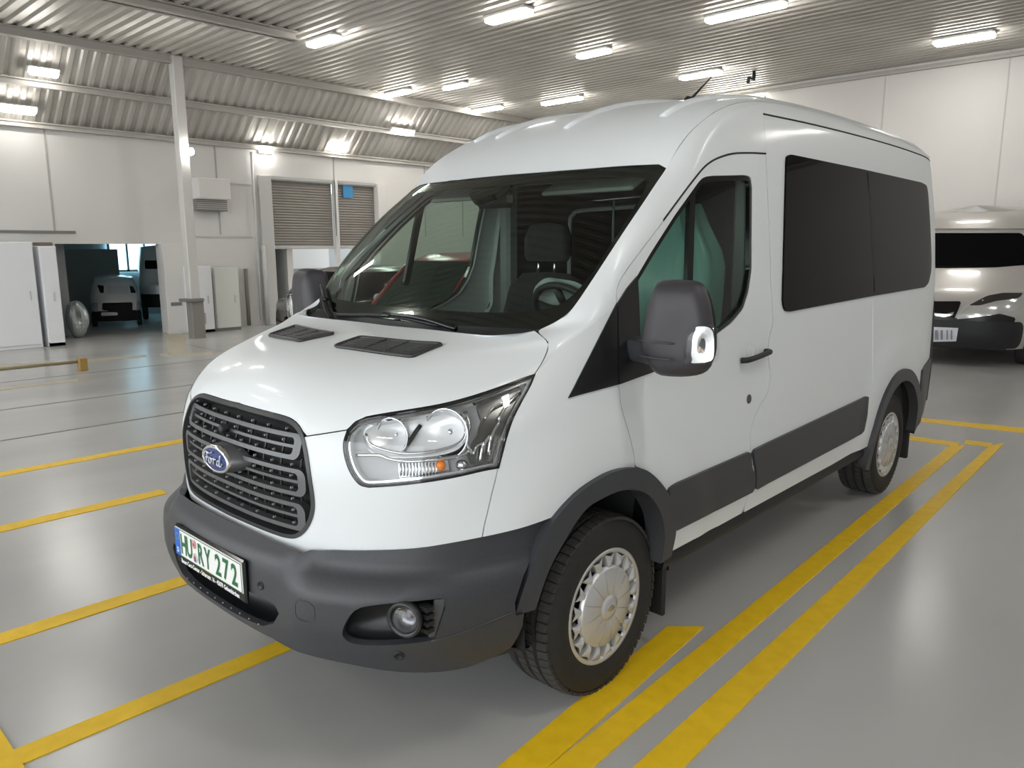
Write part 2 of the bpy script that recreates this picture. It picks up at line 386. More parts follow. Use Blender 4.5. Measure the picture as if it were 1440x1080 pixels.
# front fascia (white): around grille, under headlights
fas = np.vstack([GRs[::-1][:-1], ]); kseam = int(np.argmin(np.hypot(*(GRs-np.array(seam_h[0])).T)))
fas = np.vstack([GRs[kseam:][::-1], seam_h, spl(hl_low, 4)[::-1][1:], spl(hl_bot, 4)[::-1][1:]-[.003, 0], np.array(T([(698, 672), (694, 688), (690, 705), (686, 722), (682, 738)]))-[.0035, 0], ftop[::-1]-[.003, 0], CT[::-1]])
mb = panel(SIDE, fas, res=.04, gap=0., thick=.03).mirror(); mb.build('front_fascia', PAINT, VAN)
# fender
arch_o = [(775, 728), (806.7, 693), (840, 670), (866.7, 659), (893, 656.7), (913, 666.7), (933, 690), (943, 713), (945, 743), (938, 780)]
arch_ip = [(748, 853), (762, 812), (780, 773), (813, 720), (840, 700), (870, 688), (896.7, 690), (913, 703), (925, 726.7), (928, 756.7), (923, 790)]
door_f = [(893, 656.7), (889, 630), (879, 592.6), (871.5, 556), (868, 541.5)]
shoulder = spl(T([(751.5, 527.3), (768, 511), (779, 500), (790, 490)]), 4); pill_o = spl(T([(790, 490), (812, 472), (838, 452), (866.6, 425.7)]), 5)
sail_b = T([(798.5, 560), (830, 552.5), (868, 541.5)])
def fender():
    o = np.vstack([spl(hl_out, 4), T([(698, 672), (694, 688), (690, 705), (686, 722), (682, 738)]), spl(T([(678.8, 755), (715, 747), (741, 740), (775, 728)]), 3), spl(T(arch_o[:5]), 4)[1:], spl(T(door_f), 4)[1:], T([(867.8, 515), (867, 480), (866.8, 450)]), pill_o[::-1], shoulder[::-1][1:-1]])
    return panel(SIDE, o, res=.045, thick=.03, gap=.0)
both(fender, 'front_fender', PAINT)
# door
door_b = [(1047, 712), (1059.7, 661.5), (1055.5, 627.4), (1057.6, 597.6), (1068, 572), (1079, 553), (1083, 520), (1084, 465.6), (1084, 400), (1083, 351.6), (1080, 280), (1077, 216)]
door_t = [(1077, 216), (1052, 215), (1025.5, 217), (997.7, 228.8), (974.5, 254), (932.8, 310), (884, 374.7), (868, 402.5), (866.6, 425.7)]
win = [(893.5, 392), (916, 354), (950, 301), (983.8, 254), (990, 249), (1000, 247), (1050, 246), (1057, 250), (1059, 262), (1058.5, 379.4), (1054, 410), (1046, 435), (1030, 454), (1007, 472), (960, 491), (905, 500), (898, 494)]
WIN = chaikin(TL(win), 1)
sill_l = T([(940.5, 778.6), (975, 760), (1010, 741), (1043.5, 722.5)]); sill_r = T([(1046.5, 720.8), (1090, 697.2), (1130, 675.4), (1170, 653.7), (1204, 635.2)])
DB = spl(T(door_b), 4); DT = spl(T(door_t), 5); DF = spl(T(door_f), 4)
archd = spl(T(arch_o[4:]), 4)
def door():
    o = np.vstack([DF[::-1][:-1], archd[:-1], sill_l, DB[1:], DT[1:], T([(866.8, 450), (867, 480), (867.8, 515)])])
    return panel(SIDE, o, [WIN], res=.05, thick=.035, gap=.0045)
doors = both(door, 'front_door', PAINT)
# rear body side, with arch opening for the rear wheel
RW = (4.32, .352)
def arc(r, a0, a1, n, c=RW):
    return [(sy(c[0]+r*math.cos(math.radians(a0+(a1-a0)*i/n)), c[1]+r*math.sin(math.radians(a0+(a1-a0)*i/n))), c[1]+r*math.sin(math.radians(a0+(a1-a0)*i/n))) for i in range(n+1)]
ZSILL = float(np.mean([p[1] for p in sill_l]))
GUT = [(sy(2.42, 2.342), 2.342), (sy(3.0, 2.36), 2.36), (sy(3.7, 2.372), 2.372), (sy(4.4, 2.375), 2.375), (sy(5.0, 2.365), 2.365), (sy(5.46, 2.345), 2.345)]
def flank():
    o = np.vstack([DB, spl(GUT, 4), [(sy(5.48, z), z) for z in np.linspace(2.3, .5, 14)], arc(.50, 12, 180-10, 22)[::1], [(sy(3.80, sill_r[-1][1]), sill_r[-1][1])], sill_r[::-1]])
    return panel(SIDE, o, res=.06, thick=.03)
both(flank, 'side_panel', PAINT)
# --- windscreen surface
def wscreen(u, v):
    u = np.asarray(u, float); v = np.asarray(v, float); b = .055*4*v*(1-v)
    x = (.935-.105*v)*u; y = (.80+.12*u*u)*(1-v)+(1.44+.20*u*u)*v; z = (1.345+.02*u*u)*(1-v)+2.045*v
    return np.stack([x, y-b*.56, z+b*.8*(1-.3*u*u)], -1)
WS = Surf(wscreen, -1.05, 1.05, -.05, 1.05, 160, 90)
ws_side = [(772, 459), (785, 450), (805, 434.6), (850, 367.5), (900, 292), (930, 247), (937, 238)]
WSs = np.array(WS.trace(ws_side)); WSt = np.array(WS.trace([(937, 238), (931, 232), (880, 234), (820, 238.5), (760, 243), (720, 246)]))
WSt = WSt[WSt[:, 0] > .02]; WSO = np.vstack([[0, 0], [WSs[0][0]-.05, 0], spl(WSs, 4), spl(WSt, 3)[1:], [0, WSt[-1][1]]])
WSfull = np.vstack([WSO, (WSO*[-1, 1])[::-1][1:-1]])

glass = panel(WS, WSfull, res=.06, off=.0, thick=.006, gap=.001).build('windscreen', WSG, VAN)
inn = np.vstack([[0, .13], [.6, .13], [.78, .15], WS.trace([(800, 420), (831, 385), (875, 318), (912, 258), (913, 248), (880, 246), (820, 250), (760, 255), (720, 258)])]); inn = inn[inn[:, 0] >= 0]; inn = np.vstack([inn, [0, inn[-1][1]]])
innf = np.vstack([chaikin(inn, 1, False), (chaikin(inn, 1, False)*[-1, 1])[::-1][1:-1]])
frit = panel(WS, inset(WSfull, .004), [innf], res=.06, off=-.007, thick=.002, gap=0).build('ceramic_border', GLOSSB, glass)
# --- strip: shoulder, A-pillar, roof edge.  outer curve on the flank, inner curve along bonnet seam / windscreen edge / roof edge
EX, EZ = .80, None
ZE = pchip([0, .12, .26, .42, .62, .87, 1.37, 2.07, 2.9, 3.5, 3.86], [2.05, 2.17, 2.26, 2.333, 2.39, 2.428, 2.462, 2.476, 2.474, 2.452, 2.41])
ZC = pchip([0, .12, .3, .55, .82, 1.15, 1.55, 2.2, 3.6, 4.04], [2.048, 2.14, 2.255, 2.368, 2.445, 2.508, 2.548, 2.56, 2.535, 2.48])
top_u = WSt[0][0]
def roof(t, d):
    """t 0 centre .. 1 edge; d 0..1 from windscreen header to the rear"""
    t = np.asarray(t, float); d = np.asarray(d, float); q = d**1.5
    a = np.abs(t); u = a*WSs[-1][0]; P0 = wscreen(u, np.interp(u, WSt[::-1, 0], WSt[::-1, 1]))
    yf = P0[..., 1]; y = yf+(5.49-yf)*q; dd = y-yf
    xe = WS.f(*WSs[-1])[0]-.035*smooth(.3, 1.6, dd)-.02*smooth(3.4, 3.9, dd)
    ze, zc = ZE(dd), ZC(dd); z = ze+(zc-ze)*(1-a**2.2); z = P0[..., 2]+(z-2.046)
    return np.stack([np.sign(t)*np.where(dd < 1e-9, P0[..., 0], a*xe), y, z], -1)
dv = np.linspace(0, 1, 60)
RP = roof(*np.meshgrid(np.linspace(-1, 1, 41), dv, indexing='ij')); sheet(RP, 'roof_panel', PAINT, VAN, mirror=False)
I_ws = WS.f(*spl(WSs, 5).T)                                         # windscreen side edge upwards
hoodR = np.array([on(547, 458, 2, 1.382), on(600, 463, 2, 1.383), on(640, 467.5, 2, 1.385), on(684, 471.5, 2, 1.390), on(720, 470.5, 2, 1.398), on(753, 465, 2, 1.408)]); hoodR[0][0] = 0
tip = SIDE.f(*hl_top[-1]); hc = hoodR[-1]
seamI = spl([tip, on(765, 506, 0, .868), on(772, 487, 0, .845), on(768, 477, 0, .825), hc], 5)
I1 = np.vstack([seamI[:-1], hc[None], ]); I2 = I_ws
crease = roof(np.ones(40), np.linspace(0, 1, 40))


Odoor = T([(866.6, 425.7), (868, 402.5), (884, 374.7), (932.8, 310), (974.5, 254)])
Oup = T([(974.5, 254), (994, 225), (1017, 197), (1045, 174), (1073, 160)])
Ogut = GUT
segs = []   # (outer curve in surface coords, inner space curve, samples)
oA = np.vstack([shoulder]); 
segs.append((shoulder, seamI[:11], 14))
segs.append((pill_o, np.vstack([seamI[10:], I_ws[1:14]]), 22))
segs.append((spl(Odoor, 6), I_ws[13:], 26))
kc = int(np.argmin(np.abs(crease[:, 1]-2.42)))
segs.append((spl(Oup, 6), crease[:kc+1], 22))
segs.append((spl(np.vstack([[Oup[-1]], GUT[1:]]), 6), crease[kc:], 40))
OC, IC = [], []
for a, b, n in segs:
    A_, B_ = resamp(a, n), resamp(b, n)
    OC.append(A_ if not OC else A_[1:]); IC.append(B_ if not IC else B_[1:])
OC = np.vstack(OC); IC = np.vstack(IC)
for _ in range(3): IC[1:-1] = .25*IC[:-2]+.5*IC[1:-1]+.25*IC[2:]
OP = S3(OC); ON = SIDE.normal(OC[:, 0], OC[:, 1])
dvec = IC-OP; L = np.linalg.norm(dvec, axis=1, keepdims=True)
TO = dvec-ON*(dvec*ON).sum(1, keepdims=True); TO /= np.linalg.norm(TO, axis=1, keepdims=True)+1e-9
# inner normals: mostly up/forward like windscreen, roof or bonnet
IN_ = []
for p in IC:
    if p[1] < .86 and p[2] < 1.43: IN_.append((.25, -.25, .93))
    elif p[2] < 2.05: IN_.append((.62, -.46, .62))
    else:
        k = np.clip((p[1]-1.64)/.9, 0, 1); v0 = np.array((.62, -.46, .62)); v1 = np.array((.45, -.03, .89)); IN_.append(v0+(v1-v0)*k)
IN_ = np.array(IN_); 
for _ in range(8): IN_[1:-1] = .25*IN_[:-2]+.5*IN_[1:-1]+.25*IN_[2:]
IN_ /= np.linalg.norm(IN_, axis=1, keepdims=True)
TI = dvec-IN_*(dvec*IN_).sum(1, keepdims=True); TI /= np.linalg.norm(TI, axis=1, keepdims=True)+1e-9
SP = strip3(OP, IC, TO*L*1.1, TI*L*1.1, 12)
kA = sum(n for _, _, n in segs[:2])-2
both(lambda: sheet_mb(SP[:kA+1]), 'cowl_side', PAINT); both(lambda: sheet_mb(SP[kA:]), 'roof_rail', PAINT)
# cap side: flat piece above the door
def capside():
    o = np.vstack([spl(Oup, 6), DT[::-1][-1:], ]); kk = int(np.argmin(np.hypot(*(DT-np.array(Odoor[-1])).T)))
    o = np.vstack([spl(Oup, 6), DT[:kk]]); return panel(SIDE, o, res=.05, thick=.02, gap=0.)
both(capside, 'roof_side', PAINT)
# --- bonnet
Fc = np.vstack([[0, gi[0][1]+.002], GRs[1:kseam+1], seam_h, spl(hl_in, 3)[1:], spl(hl_top, 4)[1:]]); F3 = S3(Fc)
def hres(P, n):
    m_ = np.concatenate([[0], np.cumsum(np.abs(np.diff(P[:, 0]))+.35*np.linalg.norm(np.diff(P, axis=0), axis=1))]); t = np.linspace(0, m_[-1], n)
    return np.stack([np.interp(t, m_, P[:, i]) for i in range(3)], 1)
nH = 44; FH = hres(F3, nH); RH = hres(spl(hoodR, 6), nH)
dd = RH-FH; Lh = np.linalg.norm(dd, axis=1, keepdims=True); e = dd.copy(); e[:, 2] = 0; e[:, 0] *= .4; e /= np.linalg.norm(e, axis=1, keepdims=True)
tt = np.linspace(0, 1, nH)[:, None]; up = np.array([0, 0, 1.])
T0 = Lh*((.30+.2*tt)*e+(.80-.0*tt)*up); T1 = Lh*((1.45-.9*tt)*e+(.16+.2*tt)*up)
hk = smooth(.75, 1., tt)
HP = strip3(FH, RH, T0, T1, 26)
# last row follows the traced seam
sr = resamp(seamI, 26); wgt = smooth(.86, 1., np.linspace(0, 1, nH))[:, None, None]
HP = HP+(sr[None]-HP[-1:][:, :, :])*wgt
wv = (.5*smooth(.02, .35, np.linspace(0, 1, 26)))[None, :, None]; wv[:, -1] = 0
for _ in range(90):                                                 # even the sheet out sideways behind its front edge
    nb = HP.copy(); nb[1:-1] = .5*(HP[:-2]+HP[2:]); nb[0] = HP[1]*[0, 1, 1]; nb[-1] = HP[-1]; HP = HP*(1-wv)+nb*wv
for _a, _b in ((HP[:, 0], HP[:, 1]), (HP[-1], HP[-2])):                # open shut lines around the bonnet
    _d = _b-_a; _a += _d/(np.linalg.norm(_d, axis=1, keepdims=True)+1e-9)*.0045
HPf = np.concatenate([HP[::-1]*[-1, 1, 1], HP[1:]], 0); hood = sheet(HPf, 'bonnet', PAINT, VAN, mirror=False, centre=(0, .8, .8))
def at(S, px, py, off=0.):
    v = S.inv(px, py); return S.f(*v)+S.normal(*v)*off
def rring(s1, z0, z1, r, n=5, s0=None):
    """rounded rectangle in surface coordinates"""
    s0 = -s1 if s0 is None else s0; out = []
    for cx, cz, a in ((s1-r, z1-r, 0), (s0+r, z1-r, 90), (s0+r, z0+r, 180), (s1-r, z0+r, 270)):
        out += [(cx+r*math.cos(math.radians(a+90*i/n)), cz+r*math.sin(math.radians(a+90*i/n))) for i in range(n+1)]
    return np.array(out)
# --- grille
GF = np.vstack([GRs, (GRs*[-1, 1])[::-1][1:-1]])
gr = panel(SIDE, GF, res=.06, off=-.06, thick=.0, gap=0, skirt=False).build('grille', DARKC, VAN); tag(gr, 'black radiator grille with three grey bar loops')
panel(SIDE, inset(GF, -.001), [inset(GF, .013)], res=.04, off=.004, thick=.06, gap=0).build('grille_frame', mat('grille_frame', (.04, .042, .045), .35), gr)
for s1, z0, z1, r in ((.413, 1.018, 1.103, .03), (.449, .897, .990, .032), (.438, .776, .872, .034)):
    o = rring(s1, z0, z1, r); i = rring(s1-.034, z0+.0145, z1-.0145, r*.5)
    panel(SIDE, o, [i], res=.03, off=-.006, thick=.03, gap=0).build('bar_loop', GRILLE, gr)
    zm = (z0+z1)/2; panel(SIDE, rring(s1-.03, zm-.005, zm+.005, .003, 2), res=.03, off=-.014, thick=.02, gap=0).build('inner_bar', GRILLE, gr)
ribm = mat('rib_black', (.02, .02, .022), .4)
for sx in np.arange(-.40, .41, .1):
    a = [SIDE.f(sx, z)-SIDE.normal(sx, z)*.035 for z in np.linspace(.77, 1.12, 8)]; MB().tube(a, .005, 4).build('upright_rib', ribm, gr)
clipm = mat('clip_grey', (.55, .56, .57), .35, metal=.5); clip0 = MB().box((0, 0, 0), (.0035, .010, .007)).build('bar_clip', clipm, gr); first = True
for z in (1.115, 1.078, 1.04, 1.003, .965, .922, .884, .845, .80):
    for sx in np.arange(-.40, .41, .1):
        c_ = clip0 if first else clip0.copy(); c_.location = SIDE.f(sx+(.02 if int(z*100) % 2 else -.02), z)-SIDE.normal(sx, z)*.012
        if not first: COL.objects.link(c_)
        first = False
cam_p = SIDE.f(-.03, 1.062); MB().lathe([(.016, .01), (.016, -.016), (.011, -.02), (0, -.02)], cam_p, (0, 1, 0), 16).build('front_camera', DARKP, gr)
def sunk(q, d=.005): return SIDE.f(*q)-SIDE.normal(*q)*d
both(lambda: MB().tube(spl([sunk(q) for q in seam_h], 4), .004, 5), 'bonnet_seal', RUBBER)
both(lambda: MB().tube(seamI-np.array([.003, 0, .005]), .004, 5), 'bonnet_seal', RUBBER)
both(lambda: MB().tube([sunk(q, .008) for q in DF], .005, 5), 'door_seal', RUBBER)
both(lambda: MB().tube([sunk(q, .008) for q in DB], .005, 5), 'door_seal', RUBBER)
# --- emblem: oval badge on a pod
eb = MB(); EC = np.array([0, -.014, .963])
def oval(a, b, y, n=48): return np.array([(EC[0]+a*math.cos(2*math.pi*k/n), y, EC[2]+b*math.sin(2*math.pi*k/n)) for k in range(n)])
eb.grid(np.array([oval(.135, .052, .05), oval(.118, .05, .01), oval(.098, .049, -.012)]), closed=True); pod = eb.build('badge_pod', GRILLE, gr)
b2 = MB(); b2.grid(np.array([oval(.100, .050, .0), oval(.100, .050, -.018), oval(.094, .045, -.023), oval(.088, .040, -.021)]), closed=True); b2.build('badge_rim', CHROME, gr)
V = np.vstack([oval(.089, .041, -.0205), [[0, -.024, EC[2]]]]); b3 = MB().add(V, [(k, (k+1) % 48, 48) for k in range(48)]); badge = b3.build('oval_badge', mat('badge_blue', (.012, .045, .22), .2, metal=.2, coat=.6), gr)
script = [[(-.060, .008), (-.050, .019), (-.030, .017), (-.012, .020), (-.006, .024)], [(-.038, .017), (-.042, .004), (-.048, -.010), (-.056, -.019), (-.064, -.016), (-.062, -.009)], [(-.052, .001), (-.040, .002), (-.030, .004)],
          [(-.018, .004), (-.027, .000), (-.029, -.010), (-.021, -.014), (-.013, -.008), (-.013, .001), (-.018, .004)], [(-.013, .001), (-.006, .003), (.000, .004)], [(.004, .006), (.003, -.004), (.000, -.014)], [(.003, -.004), (.008, .003), (.014, .005), (.017, .002)],
          [(.040, .003), (.031, .002), (.026, -.006), (.028, -.013), (.036, -.012), (.041, -.004)], [(.049, .021), (.044, .006), (.040, -.008), (.043, -.014), (.050, -.012), (.058, -.004)]]
sm = MB()
for st in script:
    p = spl([(x*1.12, -.0252-.002*(1-(x/.09)**2), EC[2]+z*1.15) for x, z in st], 5); sm.tube(p, .0026, 5)
sm.build('badge_script', mat('badge_silver', (.8, .82, .85), .25, metal=.6), badge)
# --- bumper
BT = BUMP.trace
b_top = spl(BT([(304, 723.3), (345.8, 744), (387.5, 763), (412.5, 773.3), (424, 777), (431, 775.4), (439.6, 773.3), (460, 774.4), (522.5, 774.4), (585, 771), (637, 763), (678.8, 755), (715, 747), (741, 740), (772, 729.5)]), 3); b_top = b_top[b_top[:, 0] > .01]
b_arch = BT([(763, 750), (753, 770), (742, 797), (733, 820), (724, 848), (726, 866), (737, 863), (735, 880), (729, 894), (722, 906)])
b_bot = BT([(718, 911), (699.6, 921), (658, 938), (616, 945), (564, 945), (501.7, 936), (467, 929), (420, 917)])
b_cen = [(.35, .405), (.2, .415), (0, .418)]
BO = np.vstack([[0, b_top[0][1]], b_top, b_arch, spl(b_bot, 3), b_cen]); BOf = np.vstack([BO, (BO*[-1, 1])[::-1][1:-1]])
FOG = chaikin(BT([(480, 890), (489, 869), (502, 855.6), (522.5, 851.5), (552, 848), (612, 842), (630.8, 841), (613, 898.3), (603.8, 901.5), (543, 907.7), (500, 906.7), (485, 900)]), 1)
INL = chaikin([(0, .56), (.27, .558), (.425, .54), (.355, .445), (.2, .436), (0, .434)][1:-1]+[(-.2, .436), (-.355, .445), (-.425, .54), (-.27, .558)], 1)
bump_o = panel(BUMP, BOf, [FOG, FOG*[-1, 1], INL], res=.04, thick=.025, gap=0).build('front_bumper', BLACKP, VAN); tag(bump_o, 'dark grey textured front bumper')
# underside turned in below the bumper
bl = np.vstack([spl(b_bot, 3), b_cen]); Pb = BUMP.f(bl[:, 0], bl[:, 1]); Pin = Pb.copy(); Pin[:, 0] *= .9; Pin[:, 1] += .28; Pin[:, 2] = .27; Pm = (Pb+Pin)/2; Pm[:, 2] = .30
MB().grid(np.array([Pb, Pm, Pin])).mirror().build('bumper_underside', DARKP, bump_o)
recess(BUMP, INL, .10, shrink=.9, direction=(0, 1, -.1)).build('lower_inlet', mat('inlet', (.010, .011, .014), .45), bump_o)
for sg in (1, -1):
    f_ = FOG*[sg, 1]; recess(BUMP, f_, .07, shrink=.8).build('fog_lamp_bay', mat('bay', (.016, .017, .019), .4), bump_o)
studm = mat('stud', (.3, .3, .31), .4)
for x in np.linspace(-.30, .30, 11): MB().ellipsoid((x, float(YBC(.43))+.002+.09*x*x, .447), (.004, .003, .003), 8, 5).build('inlet_stud', studm, bump_o)
def bump_line(pts, r=.003, m=BLACKP, name='bumper_bead'):
    q = spl(BT(pts), 5); P = BUMP.f(q[:, 0], q[:, 1]); MB().tube(P, r, 6).build(name, m, bump_o); MB().tube(P*[-1, 1, 1], r, 6).build(name, m, bump_o)
bump_line([(606, 902), (640, 893), (680, 878), (724, 860)], .004)
for sg in (1, -1):
    c = BUMP.f(sg*.324, .594); n = BUMP.normal(sg*.324, .594); MB().lathe([(.015, -.004), (.015, .003), (.011, .004), (.010, .001), (0, .002)], c, n, 18).build('parking_sensor', DARKP, bump_o)
    v = BUMP.inv(561, 922); c = BUMP.f(sg*v[0], v[1]); n = BUMP.normal(sg*v[0], v[1]); MB().lathe([(.017, -.004), (.017, .003), (.012, .004), (.011, .001), (0, .002)], c, n, 18).build('parking_sensor', DARKP, bump_o)
v = BUMP.inv(427.6, 860); cap = np.array([(v[0]+.045*math.cos(a)*min(1, .9/max(abs(math.cos(a)), abs(math.sin(a)))), v[1]+.04*math.sin(a)*min(1, .9/max(abs(math.cos(a)), abs(math.sin(a))))) for a in np.linspace(0, 2*math.pi, 32, endpoint=False)])
panel(BUMP, cap, [inset(cap, .003)], res=.02, off=.0012, thick=.003, gap=0).build('tow_cap', BLACKP, bump_o)
# fog lamps
fx = BUMP.inv(569, 871); fc = BUMP.f(*fx); fn = np.array([.38, -.92, -.02])
for sg in (1, -1):
    c = fc*[sg, 1, 1]; n = fn*[sg, 1, 1]; c = c-n*.035
    fo = MB().lathe([(.050, -.05), (.050, .02), (.060, .022), (.060, .042), (.052, .047), (.046, .040)], c, n, 32).build('fog_lamp', mat('fog_body', (.03, .03, .032), .35), VAN)
    MB().lathe([(.046, .038), (.043, .043), (.03, .050), (.012, .054), (0, .055)], c, n, 28).build('lens', LENS, fo)
    MB().lathe([(.045, .036), (.04, .015), (.02, .0), (.012, .004), (0, .004)], c, n, 28).build('reflector', mat('fog_reflector', (.22, .22, .23), .25, metal=.8), fo)
    for k in range(4):
        d = np.array([.92*sg, .38, 0]); MB().box(c+d*.058+n*.004+np.array([0, 0, .036-.024*k]), (.05, .03, .014)).build('side_fin', DARKP, fo)
    w_ = BUMP.trace([(612, 845), (629, 842.5), (613, 897), (603, 899)]); pass
    panel(BUMP, np.array(w_)*[sg, 1], res=.03, off=-.008, thick=.02, gap=0).build('bezel', mat('bezel', (.09, .092, .096), .45), fo)
# --- headlights
def headlight(sg):
    H = HL*[sg, 1]; fl = (lambda mb: mb if sg == 1 else mb.flipx())
    lens = fl(panel(SIDE, HL, res=.035, off=.003, thick=.004, gap=.003)).build('headlight', LENS, VAN); tag(lens, 'clear swept back headlight with chrome reflectors')
    fl(recess(SIDE, HL, .05, shrink=.96)).build('housing', mat('lamp_housing', (.95, .955, .96), .30, metal=.05), lens)
    fl(panel(SIDE, inset(HL, -.003), [inset(HL, .004)], res=.03, off=.001, thick=.01, gap=0)).build('gasket', GLOSSB, lens)
    fl(panel(SIDE, inset(HL, .008), [inset(HL, .015)], res=.03, off=-.012, thick=.02, gap=0)).build('inner_rim', CHROME, lens)
    aim = np.array([.28, -.95, .05]); aim /= np.linalg.norm(aim)
    def bowl(px, py, r, dep, name, ribs=0):
        c = at(SIDE, px, py, -dep); m_ = MB(); prof = [(r*1.04, -.002), (r, .0), (r*.93, -.02), (r*.7, -.042), (r*.4, -.058), (r*.18, -.062)]
        m_.lathe(prof, c, aim, 36); fl(m_).build(name, CHROME, lens)
        b_ = MB().lathe([(r*.2, -.06), (r*.2, -.03), (r*.12, -.018), (0, -.016)], c, aim, 16); fl(b_).build('bulb_cap', SATIN, lens)
        fl(MB().lathe([(r*1.06, .002), (r*1.0, .004), (r*.97, -.004)], c, aim, 36)).build('reflector_ring', SATIN, lens)
    PILL = chaikin(T([(508, 612), (512, 598), (530, 590), (600, 579), (640, 574), (655, 580), (660, 600), (655, 620), (640, 634), (600, 641), (550, 642), (518, 636)]), 2)
    fl(recess(SIDE, PILL, .03, shrink=.96, top=-.03)).build('reflector_tray', mat('tray', (.93, .94, .95), .25, metal=.25), lens)
    bowl(628, 607, .078, .028, 'main_reflector'); bowl(548, 610, .058, .03, 'dipped_reflector')
    def fin(pts, r, m, name, dep=.02):
        q = spl(T(pts), 4); P = SIDE.f(q[:, 0], q[:, 1])-SIDE.normal(q[:, 0], q[:, 1])*dep; fl(MB().tube(P, r, 6)).build(name, m, lens)
    fin([(497, 640), (530, 640), (548, 646), (580, 649), (640, 643), (662, 634)], .006, CHROME, 'light_bar', .018)
    fin([(512, 608), (520, 625), (560, 637), (610, 635), (648, 622), (656, 600), (648, 578)], .005, SATIN, 'light_bar', .018)
    fin([(590, 592), (578, 612), (566, 634)], .007, DARKP, 'divider', .03)
    fin([(655, 573), (662, 595), (658, 620), (668, 640)], .008, SATIN, 'divider', .03)
    # lower indicator strip with an amber bulb
    lo = T([(556, 653), (608, 650), (632, 648), (636, 668), (600, 673), (558, 676)]); fl(panel(SIDE, np.array(lo), res=.03, off=-.045, thick=.01, gap=0)).build('indicator_reflector', SATIN, lens)
    rb = MB()
    for k in range(12):
        x = 560+k*5; rb.tube([at(SIDE, x, 652, -.038), at(SIDE, x+.5, 672, -.038)], .0035, 5)
    tag(fl(rb).build('indicator_flutes', CHROME, lens), kind='stuff')
    c = at(SIDE, 621, 656, -.03); fl(MB().ellipsoid(c, (.016, .016, .018), 14, 10)).build('amber_bulb', mat('amber', (.92, .26, .02), .15), lens)
    # outer dark field with chrome blades
    da = T([(672, 562), (700, 553), (738, 538), (729, 560), (709, 605), (699, 640), (694, 652), (668, 655), (660, 640), (676, 610), (680, 585)]); fl(panel(SIDE, np.array(da), res=.03, off=-.035, thick=.015, gap=0)).build('outer_shroud', mat('lamp_dark', (.16, .155, .145), .22, metal=.6), lens)
    for k, (a, b) in enumerate([((690, 640), (706, 590)), ((704, 588), (734, 548)), ((678, 650), (692, 612)), ((684, 585), (712, 560)), ((668, 640), (684, 622))]):
        fin([a, ((a[0]+b[0])/2-3, (a[1]+b[1])/2-3), b], .006 if k < 3 else .004, CHROME, 'chrome_blade', .022)
    fl(MB().ellipsoid(at(SIDE, 652, 655, -.03), (.022, .018, .018), 14, 8)).build('side_bulb', SATIN, lens)
headlight(1); headlight(-1)
# --- wheel arches, mouldings, sills
def archf():
    o = spl(T([(719.3, 862), (733, 820), (753, 770), (775, 728)]+arch_o[1:]), 4); i = spl(T(arch_ip), 4)
    return panel(SIDE, np.vstack([o, i[::-1]]), res=.03, off=.022, thick=.05, gap=.001)
for o in both(archf, 'front_arch_trim', BLACKP): pass
def lip(curve, w=.09):
    q = spl(T(curve), 4); P = SIDE.f(q[:, 0], q[:, 1])+SIDE.normal(q[:, 0], q[:, 1])*.02; Q = P.copy(); Q[:, 0] -= w; return MB().grid(np.array([P, Q]))
both(lambda: lip(arch_ip), 'arch_lip', BLACKP)
def rarch():
    o = arc(.535, 8, 186, 26); i = arc(.455, 0, 190, 26); return panel(SIDE, np.vstack([o, i[::-1]]), res=.04, off=.022, thick=.06, gap=0)
both(rarch, 'rear_arch_trim', BLACKP)
def mould(pts):
    return lambda: panel(SIDE, chaikin(TL(pts), 1), res=.05, off=.013, thick=.02, gap=0)
both(mould([(937, 688), (947, 680), (1053, 634), (1055, 660), (1059, 664), (1058, 690), (945.5, 746.6), (945, 720)]), 'door_moulding', BLACKP)
both(mould([(1056.5, 633), (1075, 623.5), (1219.4, 555.8), (1217, 585), (1212, 608.2), (1075, 680), (1060.5, 688.5), (1061, 662)]), 'side_moulding', BLACKP)
def rearq():
    o = [(sy(4.79, .80), .82), (sy(5.1, .83), .86), (sy(5.48, .85), .88), (sy(5.49, .6), .62), (sy(5.40, .45), .46), (sy(4.80, .36), .38)]; return panel(SIDE, o, res=.05, off=.014, thick=.03, gap=0)
both(rearq, 'rear_corner_trim', BLACKP)
z0 = ZSILL
def sill():
    y = np.linspace(1.40, 3.86, 24); pr = [(.985, z0+.02), (.978, z0-.02), (.992, z0-.035), (.985, z0-.065), (.93, z0-.10), (.80, z0-.11)]
    return MB().grid(np.array([[(x, yy, z) for x, z in pr] for yy in y]))
both(sill, 'sill_trim', DARKP)
# side windows: bonded privacy glass
wl_ = np.array(T([(1098.7+5.0*k/11, 426-192*k/11) for k in range(12)])); zt_, zb_ = SIDE.inv(1200, 238.5)[1], SIDE.inv(1200, 420)[1]     # front edge leans, rear edge stands upright
yt_, yb_ = SIDE.f(*wl_[-1])[1], SIDE.f(*wl_[0])[1]
def yz(*q): return [(sy(y, z), z) for y, z in q]
RWN = np.vstack([wl_[:-1], dens(np.vstack([wl_[-1:], yz((yt_+.012, zt_-.012), (yt_+.035, zt_+.004), (yt_+.075, zt_+.010), (3.7, zt_+.01), (4.9, zt_+.002), (5.03, zt_-.012), (5.05, zt_-.06), (5.05, zb_+.20), (5.03, zb_+.12), (4.95, zb_+.04), (4.85, zb_+.012), (3.7, zb_), (yb_+.07, zb_-.02), (yb_+.025, zb_-.012)), wl_[:1]]), .08, False)[1:-1]])
RWN = chaikin(RWN, 1)
both(lambda: panel(SIDE, RWN, res=.04, off=.009, thick=.014, gap=0), 'side_window', PRIV)
